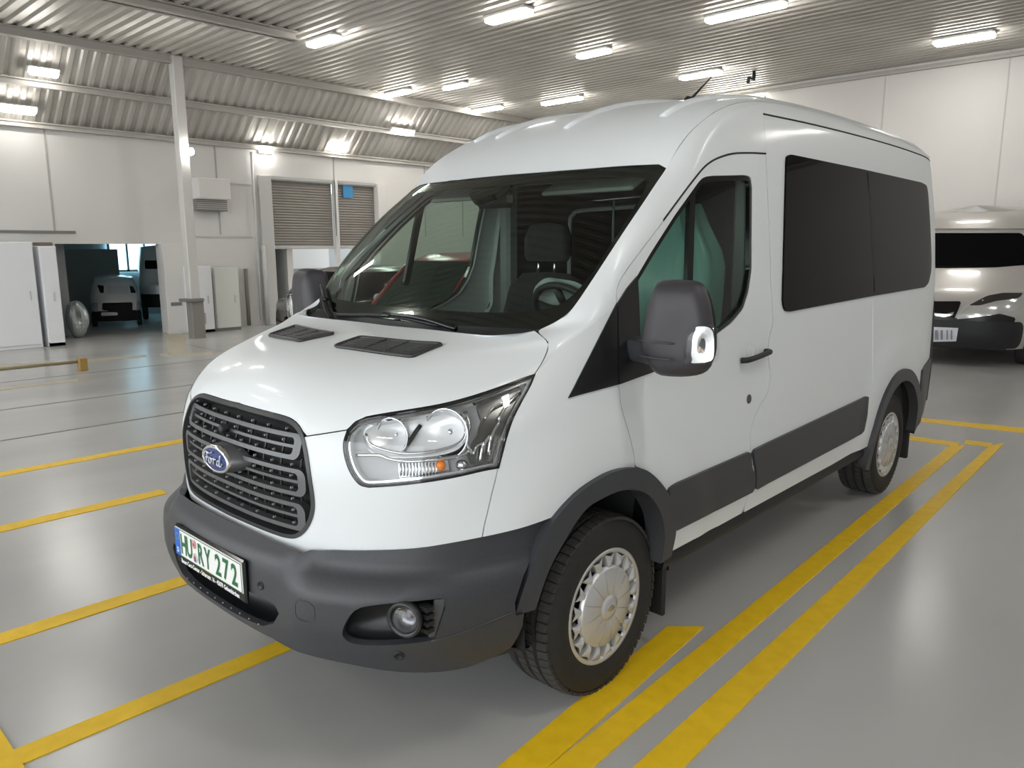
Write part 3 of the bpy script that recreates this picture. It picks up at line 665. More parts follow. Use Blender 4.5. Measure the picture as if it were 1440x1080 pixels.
v = T([(1229, 200), (1232, 400)]); both(lambda: MB().tube([SIDE.f(sy(3.78, z), z)+np.array([.0095, 0, 0]) for z in np.linspace(1.43, 2.15, 8)], .003, 4), 'glass_joint', GLOSSB)
# panel joints pressed into the flank
both(lambda: MB().tube([SIDE.f(sy(3.78, z), z)+np.array([.0005, 0, 0]) for z in list(np.linspace(.82, 1.40, 8))], .003, 5), 'pressed_bead', PAINT)
gt = spl(GUT, 5); both(lambda: MB().tube(SIDE.f(gt[:, 0], gt[:, 1]-.004), .0045, 5), 'roof_gutter', RUBBER)
both(lambda: MB().tube([SIDE.f(*q)+np.array([-.002, 0, 0]) for q in DT[:26]], .0055, 5), 'door_seal', RUBBER)
# --- door glass, seal, divider
def glassm(): return panel(SIDE, inset(WIN, .004), res=.06, off=-.02, thick=.004, gap=0)
def seal(): return panel(SIDE, inset(WIN, -.004), [inset(WIN, .022)], res=.03, off=-.006, thick=.02, gap=0)
def divid():
    q = TL([(973, 262), (981, 258), (976, 420), (968.5, 420)]); return panel(SIDE, q, res=.04, off=-.008, thick=.02, gap=0)
for d, sg in zip(doors, (1, -1)):
    fl = (lambda mb: mb if sg == 1 else mb.flipx())
    fl(glassm()).build('door_window', SIDEG, d); fl(seal()).build('window_seal', GLOSSB, d); fl(divid()).build('window_divider', GLOSSB, d)
    # handle and lock
    a, b = at(SIDE, 1041, 507, .0), at(SIDE, 1075, 494, .0); n_ = SIDE.normal(*SIDE.inv(1058, 500))
    h = MB(); m_ = [a+n_*.004, a+n_*.03+(b-a)*.06, a+(b-a)*.3+n_*.038, a+(b-a)*.7+n_*.038, b-(b-a)*.04+n_*.032, b+n_*.004]
    h.tube(spl(m_, 5), .0135, 8); fl(h).build('door_handle', DARKP, d)
    c = at(SIDE, 1055, 493, .0); fl(MB().lathe([(.034, .002), (.03, -.004), (.015, -.012), (0, -.014)], c, n_, 20)).build('handle_bowl', PAINT, d)
    c = at(SIDE, 1053, 561, .0); fl(MB().lathe([(.022, -.002), (.022, .003), (.016, .005), (0, .004)], c, SIDE.normal(*SIDE.inv(1053, 561)), 20)).build('door_lock', mat('lock', (.12, .12, .12), .4, metal=.5), d)
# --- mirror sails and mirrors
def sail1(): return panel(SIDE, TL([(798.5, 560), (866, 427), (867, 480), (868, 541)]), res=.04, off=.006, thick=.02, gap=0)
def sail2(): return panel(SIDE, TL([(867.5, 426), (880, 406), (895, 388), (897, 430), (899, 494), (907, 501), (918, 523), (890, 533), (869, 541)]), res=.04, off=.008, thick=.02, gap=0)
both(sail1, 'fender_sail', mat('sail_black', (.012, .012, .013), .3))
both(sail2, 'mirror_sail', mat('sail_black2', (.012, .012, .013), .3))
MY = 1.13
mir = np.array([on(x, y, 1, MY) for x, y in [(930.4, 394), (950, 393), (971.9, 394), (983, 396), (989.6, 400.7), (994, 412), (998.5, 429), (1002, 454), (1004, 475), (1003.5, 503), (997, 520), (983.7, 528), (963, 530.4), (945, 530), (930.4, 528), (920, 519), (915, 506), (908, 500), (905.5, 487), (907, 473), (913, 440), (920, 417), (925, 402)]])[:, [0, 2]]
mir = chaikin(mir, 1); mc = mir.mean(0)
def mirror_shell():
    rings = []
    for dy, sc in ((-.064, .30), (-.0635, .48), (-.058, .72), (-.045, .88), (-.02, .975), (.005, 1.0), (.04, .97), (.06, .93), (.06, .86), (.045, .84)):
        rings.append([(mc[0]+(x-mc[0])*sc-max(0, dy)*.45, MY+dy+.05*(x-mc[0]), mc[1]+(z-mc[1])*sc) for x, z in mir])
    m_ = MB().grid(np.array(rings), closed=True); m_.f.append(tuple(range(len(mir)))); m_.sm.append(True); return m_
def capped(rings):
    m_ = MB().grid(np.array(rings), closed=True); k = len(rings[0]); m_.f.append(tuple(range(len(m_.v)-k, len(m_.v)))); m_.sm.append(True); return m_
def mirror_glass():
    return MB().add([(mc[0]+(x-mc[0])*.87, MY+.048+.05*(x-mc[0]), mc[1]+(z-mc[1])*.87) for x, z in mir], [tuple(range(len(mir)))])
armz = [on(905, 488, 1, 1.12)[2]]
sig = np.array([on(x, y, 1, MY-.03)[[0, 2]] for x, y in [(973, 464), (981, 456), (1000, 456), (1006, 468), (1006, 503), (1001, 512), (972, 513), (968, 505), (969, 480)]]); sig = chaikin(sig, 1); sc_ = sig.mean(0)
for sg in (1, -1):
    fl = (lambda mb: mb if sg == 1 else mb.flipx())
    mo = fl(mirror_shell()).build('wing_mirror', mat('mirror_shell', (.040, .037, .042), .45, bump=(900, .1)), VAN); tag(mo, 'large dark grey wing mirror with clear indicator')
    fl(mirror_glass()).build('mirror_glass', MIRRORM, mo)
    arm = MB(); p0 = SIDE.f(*SIDE.inv(896, 490)); p1 = np.array([mir[:, 0].min()+.03, MY+.02, p0[2]+.0])
    for a_, b_, h_ in ((p0+[-.02, .0, .0], p1+[.04, 0, .0], .075),):
        V = [];
        for q, hh, ww in ((a_, h_*.62, .06), ((a_+b_)/2, h_*.56, .055), (b_, h_*.6, .06)):
            V.append([q+np.array([0, math.copysign(abs(math.cos(t))**.5, math.cos(t))*ww, math.copysign(abs(math.sin(t))**.5, math.sin(t))*hh]) for t in np.linspace(0, 2*math.pi, 16, endpoint=False)])
        arm.grid(np.array(V), closed=True)
    fl(arm).build('mirror_arm', BLACKP, mo)
    band = MB(); zb = on(930, 478, 1, MY)[2]; zc_ = on(930, 500, 1, MY)[2]
    for zz in (zb, zc_):
        band.tube([(x, MY-.072+.9*(x-mc[0])**2, zz) for x in np.linspace(mir[:, 0].min()+.015, mc[0]+.02, 8)], .0035, 5)
    fl(band).build('shell_crease', BLACKP, mo)
    rings = [[(sc_[0]+(x-sc_[0])*s_, MY-.062-.012*(1-s_**3)+.9*max(0, x-sc_[0])*.45-d_, sc_[1]+(z-sc_[1])*s_) for x, z in sig] for s_, d_ in ((1, -.04), (1, -.005), (.93, .006), (.6, .004), (.05, .003))]
    fl(capped(rings)).build('indicator_lens', LENS, mo)
    rings = [[(sc_[0]+(x-sc_[0])*.9*s_, MY-.05-.004*(1-s_**3)+.9*max(0, x-sc_[0])*.45, sc_[1]+(z-sc_[1])*.9*s_) for x, z in sig] for s_ in (1, .6, .05)]
    fl(capped(rings)).build('indicator_reflector', mat('indicator_silver', (.8, .8, .79), .25, metal=.7), mo)
    fl(MB().ellipsoid((sc_[0]+.012, MY-.062, sc_[1]-.015), (.006, .005, .012), 10, 8)).build('indicator_bulb', mat('indicator_bulb', (.62, .45, .34), .3), mo)
# --- wheels
RIBS = mat('rib_silver', (.38, .385, .39), .35, metal=.7)
def wheel(cx, cy, sg):
    R, zc_, w_ = .352, .350, .235; c = np.array([cx*sg, cy, zc_]); ax = np.array([sg, 0, 0.])
    prof = [(.205, .100), (.228, .112), (.262, .124), (.300, .120), (.328, .108), (.342, .092), (R-.003, .078)]
    for g0 in (.052, .0, -.052): prof += [(R, g0+.012+.006), (R-.001, g0+.006), (R-.010, g0+.004), (R-.010, g0-.004), (R-.001, g0-.006)]
    prof += [(R-.003, -.078), (.342, -.092), (.328, -.108), (.262, -.12), (.205, -.105)]
    ty = MB().lathe(prof, c, ax, 72).build('tyre', RUBBER, VAN)
    bl = MB()
    for k in range(60):
        a = 2*math.pi*k/60; 
        for j, (o, wd, sk) in enumerate(((.086, .040, .4), (.028, .036, -.35), (-.028, .036, .35), (-.086, .040, -.4))):
            a2 = a+(.5 if j % 2 else 0)*2*math.pi/60; rr = R+.0015-(.004 if abs(o) > .05 else 0)
            Rm = np.array([[1, 0, 0], [0, math.cos(a2), -math.sin(a2)], [0, math.sin(a2), math.cos(a2)]])
            tl = np.array([[1, sk*.3, 0], [0, 1, 0], [-(.2 if o > .05 else -.2 if o < -.05 else 0), 0, 1]])
            p = c+Rm@np.array([o*sg, 0, rr-.005]); bl.box(p, (wd, .030, .012), Rm@tl)
    tag(bl.build('tread_blocks', TREADM, ty), kind='stuff')
    # wheel cover
    fc_ = .112; m_ = MB()
    m_.lathe([(.224, fc_-.02), (.231, fc_-.004), (.226, fc_+.002), (.212, fc_+.001), (.206, fc_-.012)], c, ax, 60)
    m_.lathe([(.160, fc_-.012), (.157, fc_+.004), (.150, fc_+.009), (.10, fc_+.015), (.055, fc_+.017), (.048, fc_+.014), (.046, fc_+.02), (.030, fc_+.023), (0, fc_+.024)], c, ax, 60)
    cap = m_.build('wheel_cover', SILVER, VAN)
    u = np.array([0, 1., 0]); v_ = np.array([0, 0, 1.]); n = 17; ribm = RIBS
    def pt(r, a, h): return c+ax*(fc_+h)+r*(math.cos(a)*u+math.sin(a)*v_)
    for k in range(n):
        a = 2*math.pi*k/n; da = math.pi/n
        V = [pt(.158, a-da*.25, .003), pt(.158, a+da*.25, .003), pt(.209, a+da*.75, .0), pt(.209, a-da*.75, .0), pt(.176, a, .012), pt(.200, a, .006), pt(.158, a-da*.4, -.03), pt(.158, a+da*.4, -.03), pt(.209, a+da*.9, -.03), pt(.209, a-da*.9, -.03)]
        bld = MB(); bld.add(V, [(0, 1, 4), (1, 2, 4), (2, 5, 4), (5, 3, 4), (3, 0, 4), (0, 6, 7, 1), (1, 7, 8, 2), (3, 9, 6, 0)], smooth=False); bld.build('cover_blade', SILVER, cap)
    for k in range(12):
        a = 2*math.pi*(k+.3)/12; ln = MB(); ln.tube([pt(.056, a, .0165), pt(.10, a, .015), (pt(.15, a, .0085))], .0016, 4); ln.build('cover_rib', ribm, cap)
    MB().lathe([(.2, fc_-.05), (.05, fc_-.045), (0, fc_-.045)], c, ax, 40).build('rim_shade_disc', mat('rim_shade', (.035, .035, .036), .5, metal=.3), cap)  # dark disc: shade behind the cover openings put in as colour
    e_ = MB().lathe([(.022, fc_+.0235), (.020, fc_+.0255), (0, fc_+.0257)], c, ax, 28); e_.v = [(x, y, zc_+(z-zc_)*.55) for x, y, z in e_.v]; e_.build('cover_badge', SATIN, cap)
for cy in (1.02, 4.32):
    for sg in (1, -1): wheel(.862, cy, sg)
# wheel housings
for cy in (1.02, 4.32):
    for sg in (1, -1):
        MB().lathe([(.46, .0), (.46, .42), (.0, .42)], (.97*sg, cy, .40), (-sg, 0, 0), 30, math.pi-.12, 2*math.pi+.12).build('wheel_housing', DARKC, VAN)
for cy in (1.44, 4.80):
    for sg in (1, -1):
        MB().box((.86*sg, cy, .27), (.24, .025, .24), bev=.01).build('mud_flap', mat('flap', (.012, .012, .013), .6), VAN)
# --- number plate
PY = -.073; PZ = .607
pl = MB().box((0, PY+.008, PZ-.014), (.538, .016, .155), bev=.006).build('plate_holder', GLOSSB, VAN); tag(pl, 'black plate holder with white and green number plate')
MB().box((0, PY-.002, PZ), (.52, .006, .11), bev=.002).build('number_plate', mat('plate_white', (.86, .87, .86), .35), pl)
GREEN = mat('plate_green', (.012, .14, .05), .4); BLUE = mat('plate_blue', (.01, .13, .55), .4); WHITEP = mat('print_white', (.88, .88, .88), .5)
yb = PY-.0055
def slab(x0, x1, z0, z1, m, name, parent=pl, y=None, t=.0012):
    return MB().box(((x0+x1)/2, (yb if y is None else y), (z0+z1)/2), (x1-x0, t, z1-z0)).build(name, m, parent)
slab(-.258, -.216, PZ-.053, PZ+.053, BLUE, 'country_band')
for (a, b, c, d) in ((-.216, .258, .0505, .0530), (-.216, .258, -.0530, -.0505), (.2555, .258, -.053, .053)): slab(a, b, PZ+c, PZ+d, GREEN, 'plate_border')
def letters(txt, x, z, h, sx, m, name, bold=0., y=None):
    me = text_mesh(txt, 1., 0, bold); co = np.zeros(len(me.vertices)*3); me.vertices.foreach_get('co', co); co = co.reshape(-1, 3)
    lo, hi = co.min(0), co.max(0); k = h/(hi[1]-lo[1]); w_ = (hi[0]-lo[0])*k*sx
    out = np.stack([x+(co[:, 0]-(lo[0]+hi[0])/2)*k*sx, np.full(len(co), (yb if y is None else y)-.0009), z+(co[:, 1]-(lo[1]+hi[1])/2)*k], 1)
    me.vertices.foreach_set('co', out.ravel()); me.update(); return link(name, me, m, pl)
for ch, x in (('H', -.186), ('U', -.137), ('R', -.043), ('Y', .010)): letters(ch, x, PZ, .080, .66, GREEN, 'plate_letter', .022)
for ch, x in (('2', .090), ('7', .149), ('2', .209)): letters(ch, x, PZ, .080, .80, GREEN, 'plate_digit', .026)
letters('D', -.237, PZ-.032, .02, .9, WHITEP, 'country_letter', .02)
for k in range(12):
    a = 2*math.pi*k/12; MB().ellipsoid((-.237+.013*math.cos(a), yb-.0008, PZ+.022+.013*math.sin(a)), (.0018, .0006, .0018), 6, 4).build('band_star', mat('star_gold', (.55, .45, .05), .4), pl)
def disc(x, z, rx, rz, m, name, y=0.):
    return MB().lathe([(rx, 0), (rx, .001), (0, .0012)], (x, yb-.0006-y, z), (0, -1, 0), 20).build(name, m, pl)
disc(-.094, PZ+.026, .0165, .0165, mat('seal_pink', (.72, .38, .37), .5), 'inspection_seal'); disc(-.094, PZ+.026, .007, .007, mat('seal_dark', (.35, .12, .13), .5), 'seal_core', .0004)
disc(-.092, PZ-.026, .018, .018, mat('seal_silver', (.75, .76, .78), .4), 'registration_seal')
slab(-.100, -.084, PZ-.020, PZ-.012, mat('seal_gold', (.65, .48, .1), .5), 'seal_crown', y=yb-.002); slab(-.100, -.084, PZ-.040, PZ-.020, mat('seal_blue', (.05, .09, .4), .5), 'seal_shield', y=yb-.002); slab(-.095, -.089, PZ-.036, PZ-.024, mat('seal_red', (.6, .04, .04), .5), 'seal_cross', y=yb-.0026)
letters('Bauer-Cars-Center - Scharnstr. 16 - 45879 Gelsenkirchen', 0, PZ-.0735, .0190, .80, WHITEP, 'dealer_line', .03, PY-.0005)
# --- bonnet vents
ventm = mat('vent_black', (.035, .035, .036), .35)
def hoodf(u, v):
    """bonnet sheet, u -1..1 across, v 0..1 front to back"""
    u = np.asarray(u, float); v = np.asarray(v, float); na, nb = HPf.shape[:2]
    a = np.clip((u+1)/2*(na-1), 0, na-1.001); b = np.clip(v*(nb-1), 0, nb-1.001); i = a.astype(int); j = b.astype(int); a = (a-i)[..., None]; b = (b-j)[..., None]
    return HPf[i, j]*(1-a)*(1-b)+HPf[i+1, j]*a*(1-b)+HPf[i, j+1]*(1-a)*b+HPf[i+1, j+1]*a*b
HS = Surf(hoodf, -.98, .98, .02, .98, 120, 60, centre=(0, .8, .6))
vc = [HS.inv(*q) for q in ((471, 488.5), (507, 475.5), (622, 485.5), (580, 503))]
def hz(x, y):
    """point of the bonnet above floor position x, y"""
    G = HS.f(HS.A, HS.B); i = np.unravel_index(np.argmin((G[..., 0]-x)**2+(G[..., 1]-y)**2), HS.A.shape); w_ = np.array([HS.A[i], HS.B[i]])
    for _ in range(8):
        p = HS.f(*w_); r = np.array([x, y])-p[:2]; e_ = 4e-3; J = np.stack([(HS.f(w_[0]+e_, w_[1])-p)[:2]/e_, (HS.f(w_[0], w_[1]+e_)-p)[:2]/e_], 1); w_ = np.clip(w_+np.clip(np.linalg.solve(J, r), -.03, .03), [-.97, .03], [.97, .97])
    return HS.f(*w_)
VRM = mat('vent_rib', (.09, .09, .095), .4)
for sg in (1, -1):
    cn = [HS.f(q[0]*sg, q[1]) for q in vc]; up_ = np.cross(cn[2]-cn[0], cn[3]-cn[1]); up_ /= np.linalg.norm(up_); up_ = up_ if up_[2] > 0 else -up_
    A_, B_, C_, D_ = [HS.f(*q)[:2] for q in vc]
    def bl_(u, v, up): q = (A_*(1-u)+D_*u)*(1-v)+(B_*(1-u)+C_*u)*v; return hz(q[0]*sg, q[1])+up_*up
    P = np.array([[bl_(u, v, .003) for v in np.linspace(0, 1, 5)] for u in np.linspace(0, 1, 9)]); n, f_ = orient(P, (0, 1, .5)); vo = MB().grid(P, None, f_).build('bonnet_vent', DARKC, hood)
    ring = chaikin(np.array([bl_(u, 0, .005) for u in np.linspace(0, 1, 8)]+[bl_(1, v, .005) for v in np.linspace(.2, 1, 5)]+[bl_(u, 1, .005) for u in np.linspace(.88, 0, 8)]+[bl_(0, v, .005) for v in np.linspace(.8, .2, 4)]), 1)
    MB().tube(ring, .008, 6, closed=True).build('vent_frame', ventm, hood)
    for k in range(9):
        v = .1+.8*k/8; MB().tube([bl_(u, v, .005) for u in np.linspace(.04, .96, 8)], .0042, 5).build('vent_slat', ventm, hood)
    for u in (.35, .62): MB().tube([bl_(u, v, .008) for v in np.linspace(.04, .96, 5)], .003, 5).build('vent_rib', VRM, hood)
# --- cowl under the windscreen, wipers
cow = [];
for t in np.linspace(0, 1, 24):
    p = spl(hoodR, 8); q = resamp(p, 24)[int(round(t*23))]; w_ = wscreen(q[0]/.93, .06); cow.append([q+[0, .004, -.012], q+[0, .03, -.035], w_+[0, -.01, .003]])
cow = np.array(cow); MB().grid(cow).mirror().build('cowl_panel', DARKP, VAN)
def onws(px, py, off): v = WS.inv(px, py); n = np.cross(wscreen(v[0]+1e-3, v[1])-wscreen(v[0], v[1]), wscreen(v[0], v[1]+1e-3)-wscreen(v[0], v[1])); n /= np.linalg.norm(n); n = n if n[2] > 0 else -n; return wscreen(*v)+n*off
def wiper(blade, arm):
    wb = MB().tube(spl([onws(*q, .02) for q in blade], 5), .009, 6).build('wiper', DARKP, VAN)
    MB().tube(spl([onws(*q, .034) for q in arm], 5), [.008+.004*k/((len(arm)-1)*5) for k in range((len(arm)-1)*5+1)], 6).build('wiper_arm', GLOSSB, wb)
    MB().box(onws(*blade[1], .028), (.05, .03, .02), bev=.006).build('wiper_clip', GLOSSB, wb)
wiper([(479, 446), (550, 447), (622, 461)], [(550, 446.5), (600, 453), (648, 468)])
wiper([(456, 404), (462, 425), (472, 451)], [(461, 424), (466, 440), (474, 455)])
# green windscreen sticker
v = WS.inv(471, 385); MB().add([wscreen(v[0]+a, v[1]+b)+np.array([0, .006, -.004]) for a, b in ((0, 0), (.06, 0), (.06, .05), (0, .05))], [(0, 1, 2, 3)]).build('sticker', mat('sticker_green', (.02, .35, .16), .5), VAN)
# --- roof details
RSF = Surf(roof, -1, 1, 0, 1, 81, 120)
_=('ribs', [np.round(RSF.f(*RSF.inv(*q)), 2).tolist() for q in ((795, 182), (868, 150), (675, 205), (715, 186), (967, 144))])
for sx in (.12, -.36, .58, -.58):
    rb = []
    for d_ in np.linspace(.20, .62, 14):
        p = roof(np.array(sx/.78), np.array(d_)); k = math.sin(min(1, (d_-.20)/.05)*math.pi/2); rb.append(p+[0, 0, -.006+.007*k])
    MB().tube(rb, .020, 8).build('roof_rib', PAINT, VAN)
ab = on(968, 144, 0, .14); ab = roof(np.array(.14/.77), np.array(.43)); ab = min((roof(np.array(x_/.77), np.array(d_)) for x_ in np.linspace(0, .3, 7) for d_ in np.linspace(.2, .7, 60)), key=lambda p: np.hypot(*(project(p)-[967, 144])))
an = MB().tube([ab+[0, -.03, -.005], ab+[0, .0, .012], ab+[.0, .06, .02], ab+[0, .09, -.005]], [.012, .022, .016, .008], 8).build('aerial_base', DARKP, VAN)
MB().tube([ab+[0, .02, .012], ab+[.01, .10, .075], ab+[.03, .20, .16]], [.009, .006, .0035], 6).build('aerial_whip', DARKP, an)
# --- rear end: doors
zr = np.linspace(.42, 2.345, 18); Pr = np.array([SIDE.f(sy(5.48, z), z) for z in zr]); top = roof(np.linspace(1, 0, 10), np.ones(10))
rear = [[(x*k, 5.485+.012*(1-k*k), z) for k in (1, .66, .33, 0)] for x, _, z in Pr]; rear += [[(x*.98*k, 5.49, 2.345+(2.43-2.345)*.5*(1-.3*k)) for k in (1, .66, .33, 0)] for x in (Pr[-1][0],)]; rear += [[(.72*k, 5.49, 2.40+.07*(1-k*k)) for k in (1, .66, .33, 0)]]
both(lambda: MB().grid(np.array(rear)), 'rear_door', PAINT)
MB().box((0, 5.5, .45), (1.7, .10, .22), bev=.03).build('rear_bumper', BLACKP, VAN)
MB().box((0, 2.9, .36), (1.5, 4.6, .06)).build('underbody', DARKC, VAN)
# --- cabin
TRIM = mat('cabin_trim', (.028, .030, .031), .7); FAB = mat('seat_fabric', (.018, .018, .02), .9, noise=(60, (.03, .03, .034), .03)); HEADL = mat('headliner', (.30, .31, .29), .9)
cab = MB().box((0, 2.9, .44), (1.78, 4.9, .06)).build('cabin_floor', TRIM, VAN)
dash = [(.84, 1.31), (.95, 1.345), (1.10, 1.36), (1.25, 1.34), (1.36, 1.26), (1.38, 1.1), (1.30, .8), (1.25, .5)]
MB().grid(np.array([[(x, y+.10*(abs(x)/.9)**2, z) for y, z in dash] for x in np.linspace(-.86, .86, 24)])).build('dashboard', TRIM, VAN)
hump = np.array([[(.42+.20*math.cos(a)*k, 1.22-.02+.12*(1-k)*0+y_, 1.33+.085*math.sin(a)*k) for a in np.linspace(0, math.pi, 14)] for k, y_ in ((1, .14), (1.02, .0), (.8, -.10), (.3, -.15))]); MB().grid(hump).build('instrument_hood', DARKP, VAN)
MB().grid(np.array([[(-.45+.22*math.cos(a)*k, 1.15+y_, 1.335+.055*math.sin(a)*k) for a in np.linspace(0, math.pi, 12)] for k, y_ in ((1, .16), (1, .0), (.7, -.10), (.2, -.14))])).build('dash_hood', DARKP, VAN)
slabz = MB().box((-.12, 1.05, 1.366), (.22, .10, .004)).build('dash_paper', mat('paper', (.10, .10, .10), .6), VAN)
# steering wheel under clear film
sc0 = np.array([.40, 1.50, 1.39]); nrm = np.array([0, .80, .60]); uu = np.array([1., 0, 0]); vv = np.cross(nrm, uu)
st = MB().tube([sc0+.19*(math.cos(a)*uu+math.sin(a)*vv) for a in np.linspace(0, 2*math.pi, 40, endpoint=False)], .016, 8, closed=True).build('steering_wheel', DARKP, VAN)
MB().lathe([(.07, -.02), (.065, .02), (0, .03)], sc0, nrm, 20).build('wheel_hub', DARKP, st)
for a in (0, math.pi, -math.pi/2): MB().tube([sc0, sc0+.18*(math.cos(a)*uu+math.sin(a)*vv)], .018, 6).build('wheel_spoke', DARKP, st)
film = MB(); fr_ = []
for r in np.linspace(.06, .215, 6):
    fr_.append([sc0+nrm*(.045-.02*(r/.2)**2+.006*math.sin(7*a+r*40))+r*(math.cos(a)*uu+math.sin(a)*vv) for a in np.linspace(-.88*math.pi, -.12*math.pi, 36)])
film.grid(np.array(fr_)).build('clear_film', mat('film_white', (.62, .68, .66), .25), st)
# seats
def seat(x, y, cover=None, w_=.50):
    m = cover or FAB; s_ = MB()
    def pad(pts, hw, hd, mb):
        rings = []
        for (cy, cz, k, kd) in pts: rings.append([(x+math.copysign(abs(math.cos(a))**.6, math.cos(a))*hw*k, cy+math.copysign(abs(math.sin(a))**.6, math.sin(a))*hd*kd, cz) for a in np.linspace(0, 2*math.pi, 20, endpoint=False)])
        mb.grid(np.array(rings), closed=True)
    b = MB(); pad([(y+.02, .92, .8, .7), (y+.03, .98, 1, 1), (y+.08, 1.25, 1, 1), (y+.13, 1.48, .9, .8), (y+.145, 1.56, .6, .5), (y+.147, 1.57, .02, .02)], w_/2, .085, b); bo = b.build('seat_back', m, VAN)
    c = MB(); pad([(y-.22, .80, .9, .9), (y-.22, .84, 1, 1), (y-.22, .92, 1, 1), (y-.22, .96, .9, .9), (y-.22, .97, .02, .02)], w_/2, .27, c); c.build('seat_cushion', m, bo)
    h = MB(); pad([(y+.15, 1.63, .5, .6), (y+.15, 1.66, .56, .9), (y+.155, 1.76, .56, 1), (y+.16, 1.83, .45, .8), (y+.16, 1.85, .02, .02)], w_/2, .06, h); h.build('headrest', m, bo)
    for dx in (-.06, .06): MB().tube([(x+dx, y+.14, 1.52), (x+dx, y+.15, 1.68)], .008, 6).build('headrest_post', CHROME, bo)
    MB().box((x, y-.2, .62), (w_*.9, .5, .34), bev=.03).build('seat_base', TRIM, bo)
    return bo
seat(-.28, 1.98, w_=.56)
TEAL = mat('teal_film', (.25, .45, .40), .28, bump=(14, .9))
seat(.50, 1.98, TEAL); 
# loose film skirt over the driver's seat
sk = []
for k, z in enumerate(np.linspace(1.90, .95, 14)):
    sk.append([(.50+(.16+.14*min(1, (1.9-z)/.25)+.016*math.sin(9*a+3*z)+.010*math.sin(17*a))*math.copysign(abs(math.cos(a))**.7, math.cos(a)), 2.13-.10*(1.9-z)+(.08+.09*min(1, (1.9-z)/.3)+.012*math.sin(11*a))*math.copysign(abs(math.sin(a))**.7, math.sin(a)), z+.012*math.sin(6*a)) for a in np.linspace(0, 2*math.pi, 48, endpoint=False)])
sk.insert(0, [(.50+.02*math.cos(a), 2.13+.02*math.sin(a), 1.915) for a in np.linspace(0, 2*math.pi, 48, endpoint=False)])
tag(MB().grid(np.array(sk), closed=True).build('seat_film', TEAL, VAN), 'teal plastic film draped over the driver seat')
# dark lining of roof, flanks and load bay
MB().grid(np.array([[(x, y, min(2.27, 2.02+.55*(y-1.72))-.05*(x/.75)**2) for y in np.linspace(1.78, 5.4, 14)] for x in np.linspace(-.76, .76, 12)])).build('headlining', mat('headlining', (.20, .21, .20), .9), VAN)
MB().grid(np.array([[(x, 1.60+.12*(x/.75)**2+k*.16, 2.0+k*.03) for k in (0, .5, 1)] for x in np.linspace(-.74, .74, 10)])).build('sun_shelf', HEADL, VAN)
for sx in (-.4, .4): MB().box((sx, 1.66, 1.99), (.52, .16, .02), Matrix.Rotation(.5, 3, 'X'), bev=.008).build('sun_visor', HEADL, VAN)
for sg in (1, -1):
    MB().grid(np.array([[(sg*(float(XP(z))-.07), y, z) for y in np.linspace(2.40, 5.40, 8)] for z in np.linspace(.5, 2.25, 8)])).build('side_lining', mat('lining', (.035, .036, .036), .85), VAN)
    MB().box((sg*.80, 2.36, 1.5), (.09, .10, 1.5), bev=.02).build('pillar_trim', mat('pillar_trim', (.30, .31, .30), .7), VAN)
MB().box((0, 3.9, 1.33), (1.56, .04, 1.75)).build('rear_partition', mat('partition', (.02, .021, .022), .7), VAN)
# grab frame of white tube behind the seats, rail with a clip
fr0 = [on(800, 420, 1, 2.9), on(801, 320, 1, 2.9), on(806, 302, 1, 2.9), on(820, 296, 1, 2.9), on(900, 290, 1, 2.9)]
MB().tube(spl(fr0, 6), .014, 8).build('grab_frame', mat('frame_white', (.62, .64, .62), .4), VAN)
MB().tube([on(785, 287, 1, 2.75), on(905, 276, 1, 2.75)], .010, 6).build('grab_rail', SATIN, VAN)
MB().tube([on(863, 278, 1, 2.8), on(862, 345, 1, 2.8)], .008, 6).build('hanging_strap', mat('strap', (.5, .5, .48), .6), VAN)
# rear view mirror and sensor shroud behind the glass
mc0 = wscreen(0., .84)+[0, .10, -.03]; rv = MB().box(mc0, (.24, .05, .075), bev=.02).build('rear_view_mirror', DARKP, VAN)
MB().tube([mc0, wscreen(0., .95)+[0, .02, -.02]], .014, 6).build('mirror_stem', DARKP, rv)
sh = [(-.14, .97), (.14, .97), (.10, .84), (.03, .80), (-.03, .80), (-.10, .84)]
panel(WS, np.array(sh), res=.05, off=-.012, thick=.03, gap=0).build('sensor_shroud', GLOSSB, VAN)
# ================================================================= THE HALL
ZCEIL, XF, XL, ZL, YR, XR, YN = 5.15, -11.9, -13.2, 3.9, 15.3, 10.0, -9.0
def fl(px, py): return on(px, py, 2, 0.)
def wy(px): return float(on(px, 400, 0, XL)[1])
def wz(px, py, x=XL): return float(on(px, py, 0, x)[2])
FLOORM = mat('hall_floor', (.44, .438, .425), .24, noise=(.9, (.51, .507, .49), .06, (1, .35, 1)), bump=(60, .03))
YEL = mat('yellow_paint', (.93, .60, .012), .5, noise=(14, (.85, .54, .010), .06))
WALLM = mat('wall_white', (.66, .65, .62), .7, noise=(.6, (.70, .69, .665), .05))
WALL2 = mat('wall_pale', (.72, .70, .67), .7, noise=(.5, (.68, .665, .64), .05))
CEILM = mat('corrugated_sheet', (.47, .45, .41), .42, metal=.25, noise=(1.2, (.56, .54, .50), .08))
STEEL = mat('painted_steel', (.55, .55, .53), .5); DSTEEL = mat('dark_steel', (.20, .19, .18), .55)
def struct(name, mb, m, parent=None, **k):
    o = mb.build(name, m, parent, **k)
    if parent is None: o['kind'] = 'structure'
    return o
floor = struct('floor', MB().box(((XR-20)/2, -7.0, -.1), (XR+20, 45., .2)), FLOORM)
def mark(pts, z=.003):
    P = np.array([fl(*q)[:2] if len(q) == 2 and q[1] > 360 else q for q in pts]); return MB().prism(P, 2, -.004, z+nz()).build('floor_marking', YEL, floor)
NM = [0]
def nz(): NM[0] += 1; return .0004*(NM[0] % 9)
